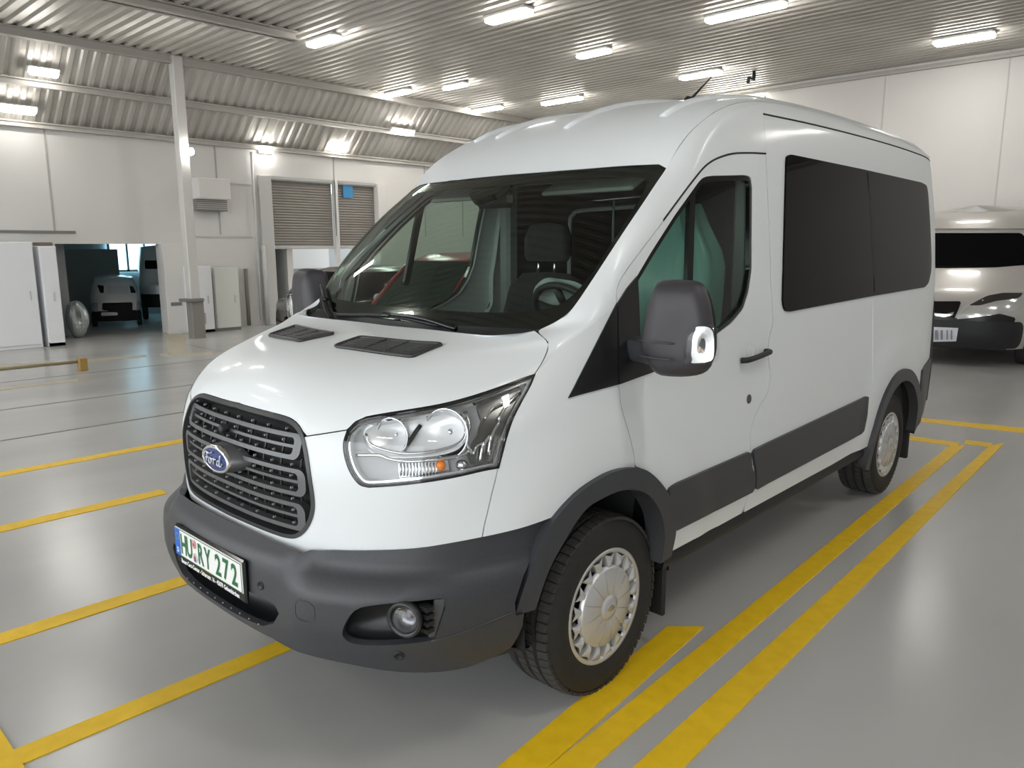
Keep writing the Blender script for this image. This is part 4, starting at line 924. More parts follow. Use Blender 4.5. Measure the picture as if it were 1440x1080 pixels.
def mline(x, y0, y1, w_=.11): return MB().box((x, (y0+y1)/2, -.0005+nz()), (w_, y1-y0, .007)).build('floor_marking', YEL, floor)
mline(-4.14, -6, 6.2, .13); mline(-2.79, -6, .88, .13); mline(-1.22, -6, 1.9, .115); mline(-.245, -.72, 1.7, .105)
MB().box((.3, -.735, -.0005+nz()), (2.2, .135, .007)).build('floor_marking', YEL, floor)
def far(a, b, k):
    """continue a floor line beyond the frame"""
    a, b = fl(*a)[:2], fl(*b)[:2]; return a+(a-b)/np.linalg.norm(a-b)*k
for bl, br, tl, tr in (((700, 1080), (771, 1080), (938, 882), (990, 882)), ((772, 1080), (834, 1080), (1336, 627), (1357, 627)), ((891, 1080), (962, 1080), (1392, 627), (1412, 624))):
    P = np.array([far(bl, tl, .8), far(br, tr, .8), fl(*tr)[:2], fl(*tl)[:2]]); MB().prism(P, 2, -.004, .003+nz()).build('floor_marking', YEL, floor)
for q in (((1284, 587), (1440, 602), (1440, 609), (1284, 592)), ((1272, 612), (1350, 623), (1346, 628), (1272, 618)), ((1358, 619), (1396, 624), (1392, 629), (1356, 624))): mark(q)
for q in (((0, 513), (116, 506), (205, 499), (205, 502), (116, 510), (0, 519)), ((0, 546), (110, 533), (110, 536), (0, 549)), ((232, 470), (262, 470), (262, 500), (236, 496)), ((225, 498), (300, 496), (300, 499), (225, 501))):
    MB().prism(np.array([fl(*p)[:2] for p in q]), 2, -.004, .002+nz()).build('floor_marking', mat('worn_yellow', (.52, .45, .28), .4, noise=(8, (.43, .41, .36), .05)), floor)
JO = mat('joint', (.17, .165, .155), .7)
for x, y0, y1 in ((-5.35, -6, 9), (-6.9, -6, 9), (-8.9, -6, 9), (3.4, -8, 12)): MB().box((x, (y0+y1)/2, -.0005), (.03, y1-y0, .005)).build('floor_joint', JO, floor)
for y in (9.2, 4.7): MB().box((-7.5, y, -.0005), (7., .02, .004)).build('floor_joint', JO, floor)
# --- walls
Y1, Y2, Y3 = wy(83), wy(229), wy(357); S0, S1, S2 = wy(372), wy(478), wy(541)
def wbox(name, y0, y1, z0, z1, m=WALLM, x=XL, t=.2, parent=None): return struct(name, MB().box((x-t/2, (y0+y1)/2, (z0+z1)/2), (t, y1-y0, z1-z0)), m, parent)
wl = wbox('wall_left', YN, Y1, 0, ZL); ZH = wz(150, 343)
wbox('wall_header', Y1, Y2, ZH, ZL, parent=wl); wbox('wall_pier', Y2, S0, 0, ZL, parent=wl)
zs1 = wz(430, 251); zs0 = wz(430, 348)
wbox('shutter_header', S0, S2, zs1, ZL, WALL2, parent=wl); wbox('wall_end', S2, YR+.2, 0, ZL, WALL2, parent=wl)
# cladding joints on the left wall
for y in (wy(85), wy(315), wy(476), wy(600), wy(652)): MB().box((XL+.004, y, (2.0+ZL)/2), (.012, .03, ZL-2.0)).build('cladding_joint', mat('joint_grey', (.42, .41, .39), .7), wl)
MB().box((XL+.01, wy(45), wz(45, 326)), (.04, 1.6, .05)).build('wall_rail', DSTEEL, wl)
MB().box((XL+.01, wy(318), wz(318, 333)), (.03, 1.35, .03)).build('wall_rail', STEEL, wl)
MB().box((XL+.01, wy(340), wz(340, 259)), (.03, .7, .02)).build('wall_rail', STEEL, wl)
wr = struct('wall_back', MB().box(((XL+XR)/2, YR+.1, ZCEIL/2), (XR-XL, .2, ZCEIL)), WALL2)
for px in (1238, 1408): x = float(on(px, 200, 1, YR)[0]); MB().box((x, YR-.004, 2.6), (.02, .012, 5.1)).build('cladding_joint', mat('joint_pale', (.58, .565, .54), .7), wr)
struct('wall_right', MB().box((XR+.1, (YN+YR)/2, ZCEIL/2), (.2, YR-YN, ZCEIL)), mat('wall_far', (.42, .41, .40), .8))
# pier panel beside the opening, jambs
pp = struct('trim_1', MB().box((XL+.08, (wy(228)+wy(263))/2, ZH/2), (.16, wy(263)-wy(228), ZH+.02), bev=.01), WALL2)
MB().box((XL+.165, wy(241), wz(241, 427)), (.012, .22, .07)).build('pull_handle', DSTEEL, pp)
# --- ceiling: corrugated sheets, ribs running across the hall, dropping to the left eave
prof = []; pitch = .20; y = YN
while y < YR+.2: prof += [(y, 0), (y+.07, 0), (y+.097, .045), (y+.173, .045)]; y += pitch
prof = np.array(prof); xs = [(-13.35, ZL-.12), (XF, ZCEIL), (XF+.02, ZCEIL), (XR+.2, ZCEIL)]
cg = np.array([[(x, yy, z+dz) for yy, dz in prof] for x, z in xs]); me = MB().grid(cg); me.sm = [False]*len(me.sm); ceil = struct('ceiling', me, CEILM)
def beam(name, a, b, w_, h_, m=STEEL):
    a, b = np.array(a), np.array(b); d = b-a; L_ = np.linalg.norm(d); q = Vector(d).to_track_quat('Y', 'Z').to_matrix(); mb = MB()
    for dz in (h_/2-.012, -h_/2+.012): mb.box((0, 0, dz), (w_, L_, .024))
    mb.box((0, 0, 0), (w_*.2, L_, h_)); R_ = np.array(q); c = (a+b)/2; mb.v = [tuple(R_@np.array(p)+c) for p in mb.v]; return mb.build(name, m, ceil)
PURL = mat('purlin', (.48, .46, .42), .5)
beam('purlin', (XF, YN, ZCEIL-.06), (XF, YR, ZCEIL-.06), .14, .16, PURL)
beam('purlin', (-12.55, YN, 4.46), (-12.55, YR, 4.46), .10, .12, PURL)
beam('purlin', (XL+.06, YN, ZL-.04), (XL+.06, YR, ZL-.04), .08, .10, PURL)
g1, g2 = on(180, 0, 2, ZCEIL-.06), on(415, 52, 2, ZCEIL-.06); beam('girder', g1+(g1-g2)*1.2, g2, .22, .14, PURL)
b1, b2 = on(575, 152, 2, ZCEIL-.05), on(655, 207, 0, XL+.2); beam('diagonal_brace', b1, b2, .12, .12, PURL)
beam('wall_purlin', (-9.5, YR-.06, ZCEIL-.1), (XR, YR-.06, ZCEIL-.1), .06, .08, PURL)
for px, py in ((390, 160), (1060, 112)):
    p = on(px, py, 2, ZCEIL-.15); MB().tube([p+[0, 0, .16], p, p+[.0, -.22, -.0], p+[0, -.24, -.10]], .035, 6).build('ceiling_bracket', mat('bracket', (.03, .03, .03), .5), ceil)
# --- column with a darker foot
cy_ = float(on(263, 300, 0, XF)[1]); zt = float(on(263, 422, 0, XF)[2])
col = struct('trim_2', MB().box((XF, cy_, zt+(ZCEIL-zt)/2), (.19, .19, ZCEIL-zt), bev=.015), mat('column_white', (.62, .61, .58), .45))
MB().box((XF, cy_+.02, zt/2), (.24, .24, zt+.04), bev=.01).build('column_foot', mat('column_foot', (.24, .225, .205), .6), col)
MB().box((XF+.02, cy_-.05, zt), (.32, .36, .06), bev=.01).build('column_collar', DSTEEL, col)
# --- lamps
LAMPE = mat('lamp_diffuser', (1., .972, .925), .5, emit=22.)
def lamp(p, label, L_=.95, w_=.20, ang=0., tilt=None, off=''):
    t = thing('ceiling_lamp'+off, label, 'lamp', tuple(p), 'white tube lamps on the hall ceiling')
    R_ = Matrix.Rotation(ang, 3, 'Z')
    if tilt is not None: R_ = tilt
    for nm, dz, d, m in (('lamp_housing', -.03, (L_, w_, .06), STEEL), ('diffuser', -.08, (L_*.97, w_*.86, .05), LAMPE)):
        mb = MB().box((0, 0, dz), d, bev=.018); mb.v = [tuple(np.array(R_)@np.array(q)+np.array(p)) for q in mb.v]; mb.build(nm+(off if nm == 'diffuser' else ''), m, t)
    return t
LL = 'white tube lamp on the flat corrugated ceiling'
for px, py, L_, w_, lb in ((455, 60, .80, .22, 'white tube lamp at the end of the ceiling girder'), (715, 25, .85, .24, 'broad white tube lamp next to the longest one on the ceiling'), (1047, 20, 1.25, .2, 'longest white tube lamp on the flat corrugated ceiling'), (835, 77, .7, .2, 'short white tube lamp over the windscreen end of the white van'), (560, 135, .8, .2, 'white tube lamp beside the diagonal ceiling brace'), (640, 123, .7, .16, 'slim short white tube lamp in front of the diagonal brace'), (985, 107, .9, .24, 'white tube lamp just above the van aerial'), (1355, 57, .9, .3, 'broad white tube lamp close to the plain part of the back wall'), (790, 143, 1.2, .2, 'long white tube lamp by the back wall just over the van roof'), (685, 163, 1.0, .2, 'white tube lamp in the far corner of the ceiling')):
    p = on(px, py, 2, ZCEIL-.09)
    if p[0] < XF+.5: p = on(px, py, 0, XF+.55); p[2] = ZCEIL-.09
    p[2] = ZCEIL; lamp(p, lb, L_, w_)
for x, y in ((-8, 1.5), (-8, -4), (-3.5, -5), (2.2, -5.2), (7, -5), (-5.5, -1.5), (3.4, 1.2), (7, 2), (4.5, 6.5), (7.5, 9), (4.0, 12)): lamp((x, y, ZCEIL), 'added unseen white tube lamp over the empty front and side of the hall', 1.3, .24, off='_added_offscreen')  # unseen lamps, added to light the van's front and flank
sl = Matrix.Rotation(-math.atan2(ZCEIL-ZL, XF-XL), 3, 'Y')
for px, py, L_, lb in ((565, 183, .75, 'white tube lamp on the sloping ceiling sheet beyond the shutter bay'), (60, 98, .5, 'small white tube lamp high on the sloping ceiling sheet'), (20, 150, .7, 'wide white tube lamp low on the sloping ceiling sheet near the eave')):
    x = -12.4; 
    for _ in range(10): p = on(px, py, 0, x); x = XL+(p[2]-ZL+.1)/(ZCEIL-ZL)*(XF-XL); x = min(max(x, XL+.15), XF-.1)
    lamp(on(px, py, 0, x), lb, .14, L_, 0, sl)
for px, py, d in ((375, 212, (.10, .30, .10)), (475, 210, (.12, .5, .07)), (265, 213, (.14, .16, .12))):
    p = on(px, py, 0, XL+.12 if px != 265 else XF+.14); t = thing('wall_lamp', {375: 'boxy white wall lamp at the corner of the shutter bay', 475: 'flat white wall lamp above the shutter post', 265: 'small floodlight clamped to the white column'}[px], 'lamp', tuple(p))
    MB().box(p, d, bev=.02).build('diffuser', LAMPE, t); MB().box(p+[-.07, 0, .0], (.05, d[1]*1.05, d[2]*1.1)).build('lamp_housing', STEEL, t)
p0, p1 = on(1001, 124, 1, YR-.07), on(1070, 117, 1, YR-.07); t = thing('wall_lamp', 'long white tube lamp high on the back wall', 'lamp', tuple((p0+p1)/2)); c = (p0+p1)/2; c[2] = ZCEIL-.28
MB().box(c, (1.3, .08, .09), bev=.02).build('diffuser', LAMPE, t); MB().box(c+[0, .05, .03], (1.35, .04, .10)).build('lamp_housing', STEEL, t)
# --- shutters in the bay
SHM = mat('shutter_grey', (.245, .225, .20), .5, metal=.2, noise=(3, (.275, .255, .23), .05))
def shutter(y0, y1, label):
    t = thing('roller_shutter', label, 'shutter', (XL-.12, (y0+y1)/2, zs0), 'grey roller shutters in the bay')
    n = 26; pr = []
    for k in range(n): z = zs0+(zs1-zs0)*k/n; h = (zs1-zs0)/n; pr += [(-.02, z), (.0, z+h*.3), (.0, z+h*.7), (-.02, z+h*.97)]
    MB().grid(np.array([[(XL-.12+dx, y, z) for dx, z in pr] for y in (y0, y1)])).build('curtain', SHM, t)
    MB().box((XL-.11, (y0+y1)/2, zs0), (.06, y1-y0, .07), bev=.01).build('bottom_rail', STEEL, t)
    MB().box((XL-.12, (y0+y1)/2, zs1+.02), (.22, y1-y0, .20), bev=.03).build('roller_box', STEEL, t)
shutter(S0+.25, S1-.05, 'wide grey roller shutter half lowered beside the door post'); shutter(S1+.06, S2-.12, 'narrow grey roller shutter with a blue sign at its top')
sg_ = on(489, 269, 0, XL-.09); MB().box(sg_, (.02, .28, .30)).build('blue_sign', mat('sign_blue', (.05, .30, .60), .4), bpy.data.objects['roller_shutter.001'])
struct('trim_3', MB().box((XL-.02, S0+.12, zs1/2), (.2, .30, zs1), bev=.01), STEEL); struct('trim_4', MB().box((XL-.05, S1, zs1/2), (.12, .11, zs1), bev=.01), mat('post_white', (.7, .7, .68), .5)); struct('trim_5', MB().box((XL-.02, S2-.05, zs1/2), (.2, .24, zs1), bev=.01), WALL2)
struct('wall_bay', MB().box((XL-1.6, (S0+S2)/2, 1.0), (.1, S2-S0+2.5, 4.2)), mat('bay_back', (.50, .53, .55), .6))
MB().box((XL-1.5, (S0+S1)/2+.4, 1.45), (.04, 2.6, .5)).build('bay_window', mat('bay_light', (.85, .87, .88), .5), bpy.data.objects['wall_bay'])
# --- air heater on the wall
p = on(295, 266, 0, XL+.2); t = thing('air_heater', 'boxed white air heater with grey louvre on the wall beside the column', 'heater', (XL+.01, p[1], p[2]-.4))
hw_ = wy(317)-wy(295); MB().box((XL+.215, p[1], p[2]), (.40, hw_*2, wz(295, 252)-wz(295, 281)), bev=.02).build('casing', mat('heater_white', (.72, .71, .68), .5), t)
zl0 = wz(295, 296); zl1 = wz(295, 282)
MB().box((XL+.135, p[1], (zl0+zl1)/2), (.24, hw_*1.9, zl1-zl0+.04)).build('louvre_box', DSTEEL, t)
for k in range(5): MB().box((XL+.25, p[1], zl0+(zl1-zl0)*(k+.5)/5), (.03, hw_*1.85, .025)).build('louvre', mat('louvre', (.42, .41, .39), .5), t)
# pipes
def pipe(px, y0, y1, r, m, label, name='pipe'):
    p = on(px, y0, 0, XL+.12); q = on(px, y1, 0, XL+.12); o = MB().tube([(XL+.1, p[1], max(0., q[2])), (XL+.1, p[1], p[2])], r, 8).build(name, m); return tag(o, label, 'pipe')
pipe(354, 214, 452, .03, STEEL, 'long pale pipe running up the wall beside the shutter bay'); pipe(371, 345, 458, .05, STEEL, 'short stout pipe standing next to the shutter frame')
pipe(346, 378, 458, .045, DSTEEL, 'short dark pipe between the pale cabinet and the shutter bay')
# --- cabinets
CABW = mat('cabinet_white', (.80, .81, .83), .5); CABG = mat('cabinet_pale', (.66, .68, .63), .5)
def cabinet(px0, px1, ytop, x, label, m=CABW, depth=.6, seam=True, name='tall_cabinet'):
    y0, y1 = float(on(px0, 470, 0, x)[1]), float(on(px1, 470, 0, x)[1]); zt = float(on((px0+px1)/2, ytop, 0, x)[2]); c = (x-depth/2, (y0+y1)/2, 0)
    t = thing(name, label, 'cabinet', c); MB().box((c[0]-.01, c[1], zt/2), (depth-.02, y1-y0, zt), bev=.008).build('carcass', m, t)
    d = MB().box((x-.004, c[1], zt/2+.02), (.02, (y1-y0)-.03, zt-.09), bev=.004).build('door', m, t)
    MB().box((x+.014, y1-.12, zt*.5), (.02, .02, .16), bev=.004).build('handle', STEEL, d); MB().box((c[0], c[1], .04), (depth*.92, (y1-y0)*.98, .08)).build('plinth', DSTEEL, t)
    return t
cabinet(-75, 60, 340, -12.5, 'broad white cupboard standing left of the wall opening'); cabinet(68, 92, 346, -12.48, 'narrow white cupboard beside the broad white one', depth=.5)
MB().box((-12.73, float(on(80, 470, 0, -12.48)[1]), float(on(80, 344, 0, -12.48)[2])+.01), (.4, .20, .06)).build('cupboard_lid', mat('lid_brown', (.20, .15, .13), .6), bpy.data.objects['tall_cabinet.001'])
cb = cabinet(276, 304, 374, XL+.55, 'white metal cabinet with a grey patch at the foot of the column', depth=.5)
pq = on(284, 448, 0, XL+.56); MB().box(pq+[.01, 0, 0], (.006, .16, .22)).build('grey_patch', mat('patch', (.36, .36, .36), .6), cb)
cabinet(306, 341, 376, XL+.5, 'pale green metal cabinet next to the white one', CABG, depth=.45)
# low barrier at the left
p1_ = fl(117, 521); t = thing('low_barrier', 'low yellow barrier rail with a brown end post on the floor', 'barrier', (p1_[0], p1_[1]-1.2, 0))
MB().tube([(p1_[0]-.05, -1.5, .13), (p1_[0]-.02, p1_[1], .13)], .022, 8).build('rail', mat('rail_dark', (.30, .26, .15), .5), t)
MB().box(p1_+[0, 0, .09], (.10, .11, .18), bev=.01).build('end_post', mat('post_brown', (.36, .22, .06), .55), t)
for y in (-.2, 1.1): MB().box((p1_[0]-.03, y, .065), (.06, .06, .13)).build('support', mat('post_brown2', (.36, .22, .06), .55), t)
# ================================================================= OTHER VEHICLES
def nose_surf(cx, cy, ang, hw, y0, xp, z0, z1, L_, k=.8):
    """blunt vehicle front: half width hw, front line y0(z), facing local -y, turned by ang"""
    ca, sa = math.cos(ang), math.sin(ang)
    def f(s, z):
        s = np.asarray(s, float); z = np.asarray(z, float); xr, yr = refcurve(s/hw); x = np.sign(s)*np.abs(xr)*hw*xp(z); y = np.minimum(y0(z)+yr*hw*k, L_)
        return np.stack([cx+ca*x-sa*y, cy+sa*x+ca*y, z], -1)
    sm = hw*SN+L_; S = Surf(f, -sm*.9, sm*.9, z0, z1, 260, 70, centre=(cx-sa*L_*.6, cy+ca*L_*.6, (z0+z1)/2)); S.sm = sm; S.loc = lambda x, y, z: np.array([cx+ca*x-sa*y, cy+sa*x+ca*y, z]); S.ang = ang; S.L = L_; S.hw = hw
    return S
def vpaint(n, c, r=.3, metal=0.): return mat(n, c, r, metal=metal, coat=.5)
def simple_wheel(c, ax, R_, w_, parent, rimm=SILVER):
    t = MB().lathe([(R_*.6, w_*.45), (R_*.8, w_*.5), (R_*.97, w_*.42), (R_, w_*.3), (R_, -w_*.3), (R_*.97, -w_*.42), (R_*.6, -w_*.45)], c, ax, 32).build('tyre', RUBBER, parent)
    m_ = MB().lathe([(R_*.63, w_*.46), (R_*.58, w_*.40), (R_*.2, w_*.36), (0, w_*.42)], c, ax, 28).build('rim', rimm, parent); return t
def nose_vehicle(S, name, label, cat, paint, zt):
    cx = S.loc(0, S.L*.5, 0); t = thing(name, label, cat, (cx[0], cx[1], 0))
    a = np.linspace(-1, 1, 121); sv = np.sign(a)*np.abs(a)**1.1*(S.hw*SN*1.0+S.L); zz = np.linspace(S.lim[2], S.lim[3], 40)
    P = S.f(*np.meshgrid(sv, zz, indexing='ij')); n, f_ = orient(P, S.c); mb = MB().grid(P, n, f_)
    top = P[:, -1]; cen = np.array([S.loc(0, float(np.clip((Matrix.Rotation(-S.ang, 3, 'Z')@Vector(p-S.loc(0, 0, 0)))[1], 0, S.L)), zt) for p in top]); rows = [np.concatenate([(top*(1-k)+cen*k)[:, :2], np.full((len(top), 1), S.lim[3]+(zt-S.lim[3])*math.sin(k*math.pi/2))], 1) for k in (0, .1, .25, .5, .75, 1)]
    mb.build('body', paint, t); MB().grid(np.array(rows)).build('roof', paint, t)
    return t
def P_(S, pts, m, name, parent, off=.006, mirror=False, thick=.02, ch=1, step=12.):
    q = chaikin(TL(pts, step, S), ch) if ch else TL(pts, step, S)
    o = panel(S, q, res=.06, off=off, thick=thick, gap=0).build(name, m, parent)
    if mirror: panel(S, q*[-1, 1], res=.06, off=off, thick=thick, gap=0).build(name, m, parent)
    return o
def R_(S, s0, s1, z0, z1, m, name, parent, off=.006, r=.03, thick=.02):
    return panel(S, rring(s1, z0, z1, min(r, (z1-z0)*.45, (s1-s0)*.45), 4, s0), res=.08, off=off, thick=thick, gap=0).build(name, m, parent)
# --- large silver van at the back wall
V2 = nose_surf(-.52, 11.1, .0, 1.13, pchip([.25, .5, .72, .80, .92, 1.05, 1.2, 1.40, 1.45, 1.95, 2.02, 2.12, 2.25], [.05, .0, .0, .02, .07, .22, .52, .86, .92, 1.42, 1.50, 1.62, 1.9]), pchip([.25, .5, 1.0, 1.4, 1.9, 2.25], [.96, 1., 1., .97, .90, .82]), .26, 2.25, 4.0)
SILV = vpaint('silver_white_paint', (.52, .50, .47), .35, .15)
v2 = nose_vehicle(V2, 'parked_van', 'large silver-white van with black lower bumper parked against the back wall', 'van', SILV, 2.36)
P_(V2, [(1250, 328), (1436, 328), (1441, 334), (1452, 372), (1400, 376), (1330, 377), (1240, 377)], PRIV, 'windscreen', v2, .008)
P_(V2, [(1445, 333), (1500, 336), (1500, 372), (1458, 372)], PRIV, 'side_window', v2, .008, True)
R_(V2, -1.25, 1.25, .28, .66, DARKP, 'lower_bumper', v2, .02, .1); P_(V2, [(1300, 424), (1352, 424), (1346, 440), (1340, 452), (1300, 452)], GLOSSB, 'grille', v2, .01, True)
P_(V2, [(1300, 447), (1362, 447), (1405, 441), (1428, 447), (1418, 470), (1412, 500), (1300, 500)], mat('bumper_black', (.012, .011, .011), .3), 'front_bumper', v2, .012, True)
hl2 = P_(V2, [(1344, 449), (1358, 434), (1385, 418), (1410, 412), (1442, 411), (1443, 430), (1425, 438), (1395, 443), (1365, 447)], mat('lamp_clear', (.78, .78, .77), .12, metal=.55), 'headlight', v2, .014, True)
P_(V2, [(1362, 430), (1388, 417), (1410, 413), (1438, 413), (1432, 420), (1400, 424), (1378, 430)], mat('lamp_smoke', (.07, .065, .06), .15, metal=.4), 'lamp_shade', v2, .018, True)
P_(V2, [(1298, 459), (1348, 461), (1345, 479), (1298, 480)], mat('plate_pale', (.80, .81, .84), .4), 'number_plate', v2, .03, ch=0)
for a, b in ((1316, 1320), (1324, 1327), (1332, 1334), (1338, 1340)): P_(V2, [(a, 464), (b, 464), (b, 476), (a, 476)], mat('plate_print', (.25, .26, .33), .5), 'plate_mark', v2, .053, ch=0, thick=.004)
P_(V2, [(1363, 480), (1370, 472), (1406, 470), (1410, 474), (1407, 486), (1372, 486)], mat('fog_chrome', (.62, .63, .64), .2, metal=.8), 'fog_lamp', v2, .016, True)
P_(V2, [(1314, 440), (1330, 442), (1342, 439), (1340, 443), (1328, 446), (1316, 444)], CHROME, 'badge_bar', v2, .02, ch=0)
P_(V2, [(1300, 320), (1438, 320), (1440, 323), (1300, 323)], SILV, 'roof_lip', v2, .03, ch=0)
for y in (.95, 3.3):
    for sg in (1, -1): simple_wheel(V2.loc(sg*1.04, y, .36), (sg, 0, 0), .36, .24, v2)
q = V2.loc(1.25, 1.55, 1.45); MB().ellipsoid(q, (.11, .07, .16), 14, 10, .8).build('wing_mirror', DARKP, v2); MB().tube([q, q+[-.22, .0, -.06]], .03, 6).build('mirror_arm', DARKP, v2)
MB().box(V2.loc(0, 2.2, .34), (1.9, 3.4, .12)).build('underbody', DARKC, v2)
# --- room behind the opening
A0 = wy(20); A1 = wy(262)
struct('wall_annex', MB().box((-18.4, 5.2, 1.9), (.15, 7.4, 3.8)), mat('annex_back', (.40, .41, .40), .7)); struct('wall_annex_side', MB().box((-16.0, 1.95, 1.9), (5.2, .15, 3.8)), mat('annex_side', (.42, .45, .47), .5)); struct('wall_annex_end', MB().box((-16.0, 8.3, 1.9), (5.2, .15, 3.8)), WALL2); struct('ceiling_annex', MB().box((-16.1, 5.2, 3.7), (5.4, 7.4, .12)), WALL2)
wa, wb = float(on(152, 360, 0, -18.28)[1]), float(on(226, 360, 0, -18.28)[1]); wm = (wa+wb)/2
aw = struct('window_1', MB().box((-18.28, wm, 1.55), (.06, wb-wa, .8)), mat('annex_daylight', (.35, .68, .85), .4, emit=2.5))
for k in range(4): MB().box((-18.22, wa+(wb-wa)*k/3, 1.55), (.05, .05, .85)).build('mullion', STEEL, aw)
MB().box((-18.22, wm, 1.15), (.05, wb-wa+.1, .05)).build('sill_bar', STEEL, aw)
p = fl(97, 474); o = MB().box((-14.25, wy(97)-.02, .9), (.08, .62, 1.8), bev=.01).build('steel_screen', mat('screen', (.45, .48, .50), .3, metal=.5)); tag(o, 'tall brushed steel screen just inside the wall opening', 'screen')
o = MB().box((-17.4, wy(122)+1.45, .85), (.10, 1.3, 1.7), bev=.01).build('grey_board', mat('board', (.42, .41, .38), .7)); tag(o, 'tall grey board standing behind the wrapped bundle', 'board')
# crumpled bundle
bc = fl(110, 466); bc = np.array([-13.7, on(109, 440, 0, -13.7)[1], 0]); rnd = np.random.RandomState(3); V = []; F = []
n, m_ = 22, 14; dirs = rnd.normal(size=(26, 3)); dirs /= np.linalg.norm(dirs, axis=1, keepdims=True); amp = rnd.uniform(-.05, .06, 26)
for i in range(m_+1):
    for k in range(n):
        tt_, a = math.pi*i/m_, 2*math.pi*k/n; d = np.array([math.sin(tt_)*math.cos(a), math.sin(tt_)*math.sin(a), math.cos(tt_)]); r = 1+(amp*np.maximum(0, dirs@d)**12*3).sum(); V.append(bc+d*r*[.22, .20, .36]+[0, 0, .36])
F = [(i*n+k, (i+1)*n+k, (i+1)*n+(k+1) % n, i*n+(k+1) % n) for i in range(m_) for k in range(n)]; bd = MB().add(V, F, smooth=False).build('wrapped_bundle', mat('foil', (.55, .60, .60), .22, metal=.6)); tag(bd, 'crumpled bundle wrapped in shiny film inside the opening', 'bundle')
dl = (np.array([2.57, -1.2])-fl(170, 460)[:2]); ang = math.atan2(dl[0], -dl[1])
f0 = fl(166, 460); S3_ = nose_surf(f0[0], f0[1], ang, .50, pchip([.1, .3, .55, .66, .72, .9, .98, 1.06], [.03, .0, .0, .03, .08, .22, .30, .5]), pchip([.1, .5, .8, 1.06], [.97, 1., .95, .78]), .12, 1.06, 1.7)
WV = vpaint('white_truck_paint', (.84, .84, .83)); t3 = nose_vehicle(S3_, 'compact_truck', 'small white truck with black grille parked inside the wall opening', 'truck', WV, 1.10)
P_(S3_, [(144, 426), (186, 425), (186, 437), (158, 438), (144, 436)], DARKC, 'grille', t3, .01, step=6); P_(S3_, [(187, 424), (200, 424), (200, 434), (190, 437)], mat('truck_lamp', (.7, .7, .7), .2, metal=.4), 'headlight', t3, .012, step=5, mirror=True)
P_(S3_, [(143, 439), (165, 439), (166, 443), (143, 444)], WV, 'bumper_bar', t3, .03, step=6); R_(S3_, -.62, .62, .13, .36, DARKC, 'lower_valance', t3, .012, .05)
P_(S3_, [(137, 401), (146, 402), (146, 412), (141, 412)], GLOSSB, 'side_pane', t3, .008, step=4); P_(S3_, [(182, 402), (187, 403), (191, 412), (184, 412)], GLOSSB, 'side_pane', t3, .008, step=4); P_(S3_, [(150, 402), (180, 402), (180, 413), (150, 413)], mat('pale_screen', (.72, .73, .73), .2), 'windscreen', t3, .006, step=6)
for y in (.35, 1.35):
    for sg in (1, -1): simple_wheel(S3_.loc(sg*.45, y, .15), S3_.loc(sg, 0, 0)-S3_.loc(0, 0, 0), .15, .1, t3)
f0 = on(216, 425, 2, 0); f0 = S3_.loc(1.15, 1.5, 0); S4 = nose_surf(f0[0], f0[1], ang, .62, pchip([.2, .5, .8, .95, 1.2, 1.5, 1.7], [.03, .0, .0, .06, .2, .4, .5]), pchip([.2, .8, 1.3, 1.7], [1., 1., .95, .85]), .3, 1.75, 1.2)
t4 = nose_vehicle(S4, 'box_truck', 'white box truck with dark windscreen behind the small white truck', 'truck', vpaint('box_truck_paint', (.70, .71, .71)), 1.8)
R_(S4, -.5, .5, 1.22, 1.42, PRIV, 'windscreen', t4, .01); R_(S4, -.75, .75, .3, .62, DARKC, 'lower_front', t4, .012); R_(S4, -.4, .4, .82, .90, SILVER, 'grille', t4, .01); R_(S4, -.12, .12, 1.50, 1.54, STEEL, 'roof_mark', t4, .006)
for sg in (1, -1): simple_wheel(S4.loc(sg*.52, .5, .22), S4.loc(sg, 0, 0)-S4.loc(0, 0, 0), .22, .14, t4)
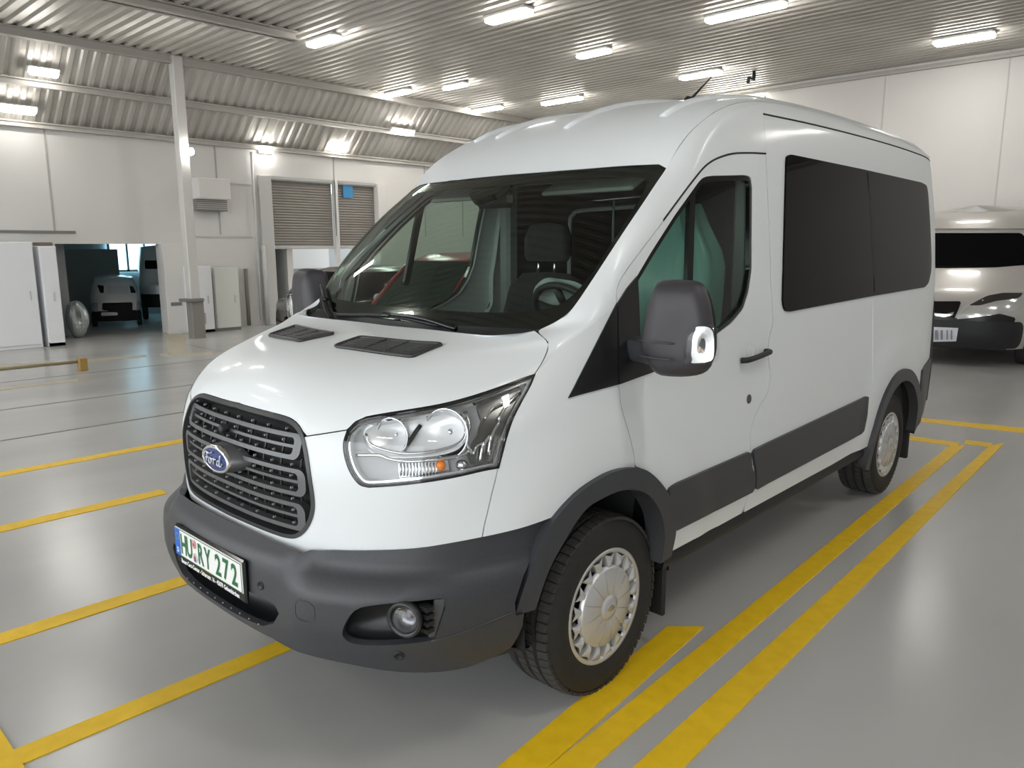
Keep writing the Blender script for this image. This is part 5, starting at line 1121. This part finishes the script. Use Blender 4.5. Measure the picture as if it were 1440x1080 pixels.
# --- cars parked beyond the van
def car(name, label, x, y, L_, W, H, paint, glass=PRIV, rimm=SILVER, rev=False):
    t = thing(name, label, 'car', (x, y+L_/2, 0)); k = L_/4.4
    st = [(0, .30, .50, .62), (.05, .62, .40, .70), (.18, .82, .30, .78), (.55, .92, .22, .87), (1.1, .97, .2, .95), (1.7, 1., .2, .97), (3.2, 1., .2, .99), (3.9, .95, .24, .98), (4.25, .85, .34, .93), (4.38, .6, .45, .80), (4.4, .3, .5, .7)]
    P = []
    for yy, w_, zb, zt in st:
        w_ = w_*W/2; hs = [(w_*.90, zb), (w_*.985, zb+.12), (w_, (zb+zt)/2), (w_*.97, zt-.08), (w_*.88, zt-.005), (w_*.5, zt+.02), (0, zt+.03)]; P.append([(x+a, y+yy*k, z) for a, z in hs]+[(x-a, y+yy*k, z) for a, z in hs[::-1][1:]])
    n, f_ = orient(np.array(P), (x, y+L_/2, .5)); MB().grid(np.array(P), n, f_).build('body', paint, t)
    def loop(y0, y1, w0, w1, z, n=10):
        a = []
        for i in range(n+1): u = i/n; a.append((x+w0*math.sin((u-.5)*math.pi*.98), y+(y0-.0-.10*math.cos((u-.5)*math.pi))*k, z))
        for i in range(n+1): u = i/n; a.append((x-w1*math.sin((u-.5)*math.pi*.98), y+(y1+.10*math.cos((u-.5)*math.pi))*k, z))
        return a
    b = loop(1.12, 4.05, W*.455, W*.43, .96); m1 = loop(1.75, 3.55, W*.39, W*.36, .96+(H-.96)*.82); tp = loop(2.0, 3.35, W*.34, W*.31, H-.03)
    g = MB().grid(np.array([b, (np.array(b)*.45+np.array(m1)*.55+np.array([0, 0, .015])), m1]), closed=True).build('glasshouse', glass, t)
    cen = np.mean(tp, 0)+[0, 0, .03]; r = MB().grid(np.array([m1, tp, [tuple(np.array(q)*.4+cen*.6) for q in tp], [tuple(cen)]*len(tp)]), closed=True).build('roof', paint, t)
    for i in (1, 9, 12, 20): MB().tube([b[i], (np.array(b[i])*.45+np.array(m1[i])*.55+np.array([0, 0, .02])), np.array(m1[i])+[0, 0, .01]], .03, 6).build('pillar', paint, t)
    for sg in (1, -1):
        MB().tube([(x+sg*W*.455, y+2.55*k, .97), (x+sg*W*.37, y+2.6*k, H-.08)], .03, 6).build('pillar', GLOSSB, t)
        for yy in (.85, 3.55): simple_wheel((x+sg*(W/2-.11), y+yy*k, .32), (sg, 0, 0), .32, .21, t, rimm)
        MB().ellipsoid((x+sg*W*.36, y+.14*k, .70), (.20, .12, .075), 14, 8, .8).build('headlight', mat('car_lamp', (.75, .76, .77), .12, metal=.6), t)
        MB().ellipsoid((x+sg*(W/2+.07), y+1.35*k, 1.02), (.09, .06, .07), 12, 8, .8).build('wing_mirror', mat('mirror_cap', (.75, .75, .74), .3), t)
        MB().tube([(x+sg*(W/2-.05), y+1.38*k, .97), (x+sg*(W/2+.06), y+1.36*k, 1.0)], .02, 6).build('mirror_arm', GLOSSB, t)
    MB().box((x, y+.035*k, .60), (W*.5, .08, .10), bev=.02).build('grille', DARKP, t)
    if rev: t.rotation_euler.z = math.pi
    MB().box((x, y+.04*k, .42), (W*.62, .09, .12), bev=.03).build('lower_intake', DARKP, t)
    return t
car('dark_car', 'black car parked in front of the grey shutters', -7.45, 4.75, 4.3, 1.74, 1.44, vpaint('dark_bronze_paint', (.045, .04, .033), .25, .3), rev=True)
car('red_car', 'red car parked on the far side of the white van', -5.05, 3.9, 4.3, 1.70, 1.66, vpaint('red_paint', (.42, .018, .022), .25), glass=mat('dark_green_glass', (.012, .03, .027), .05))
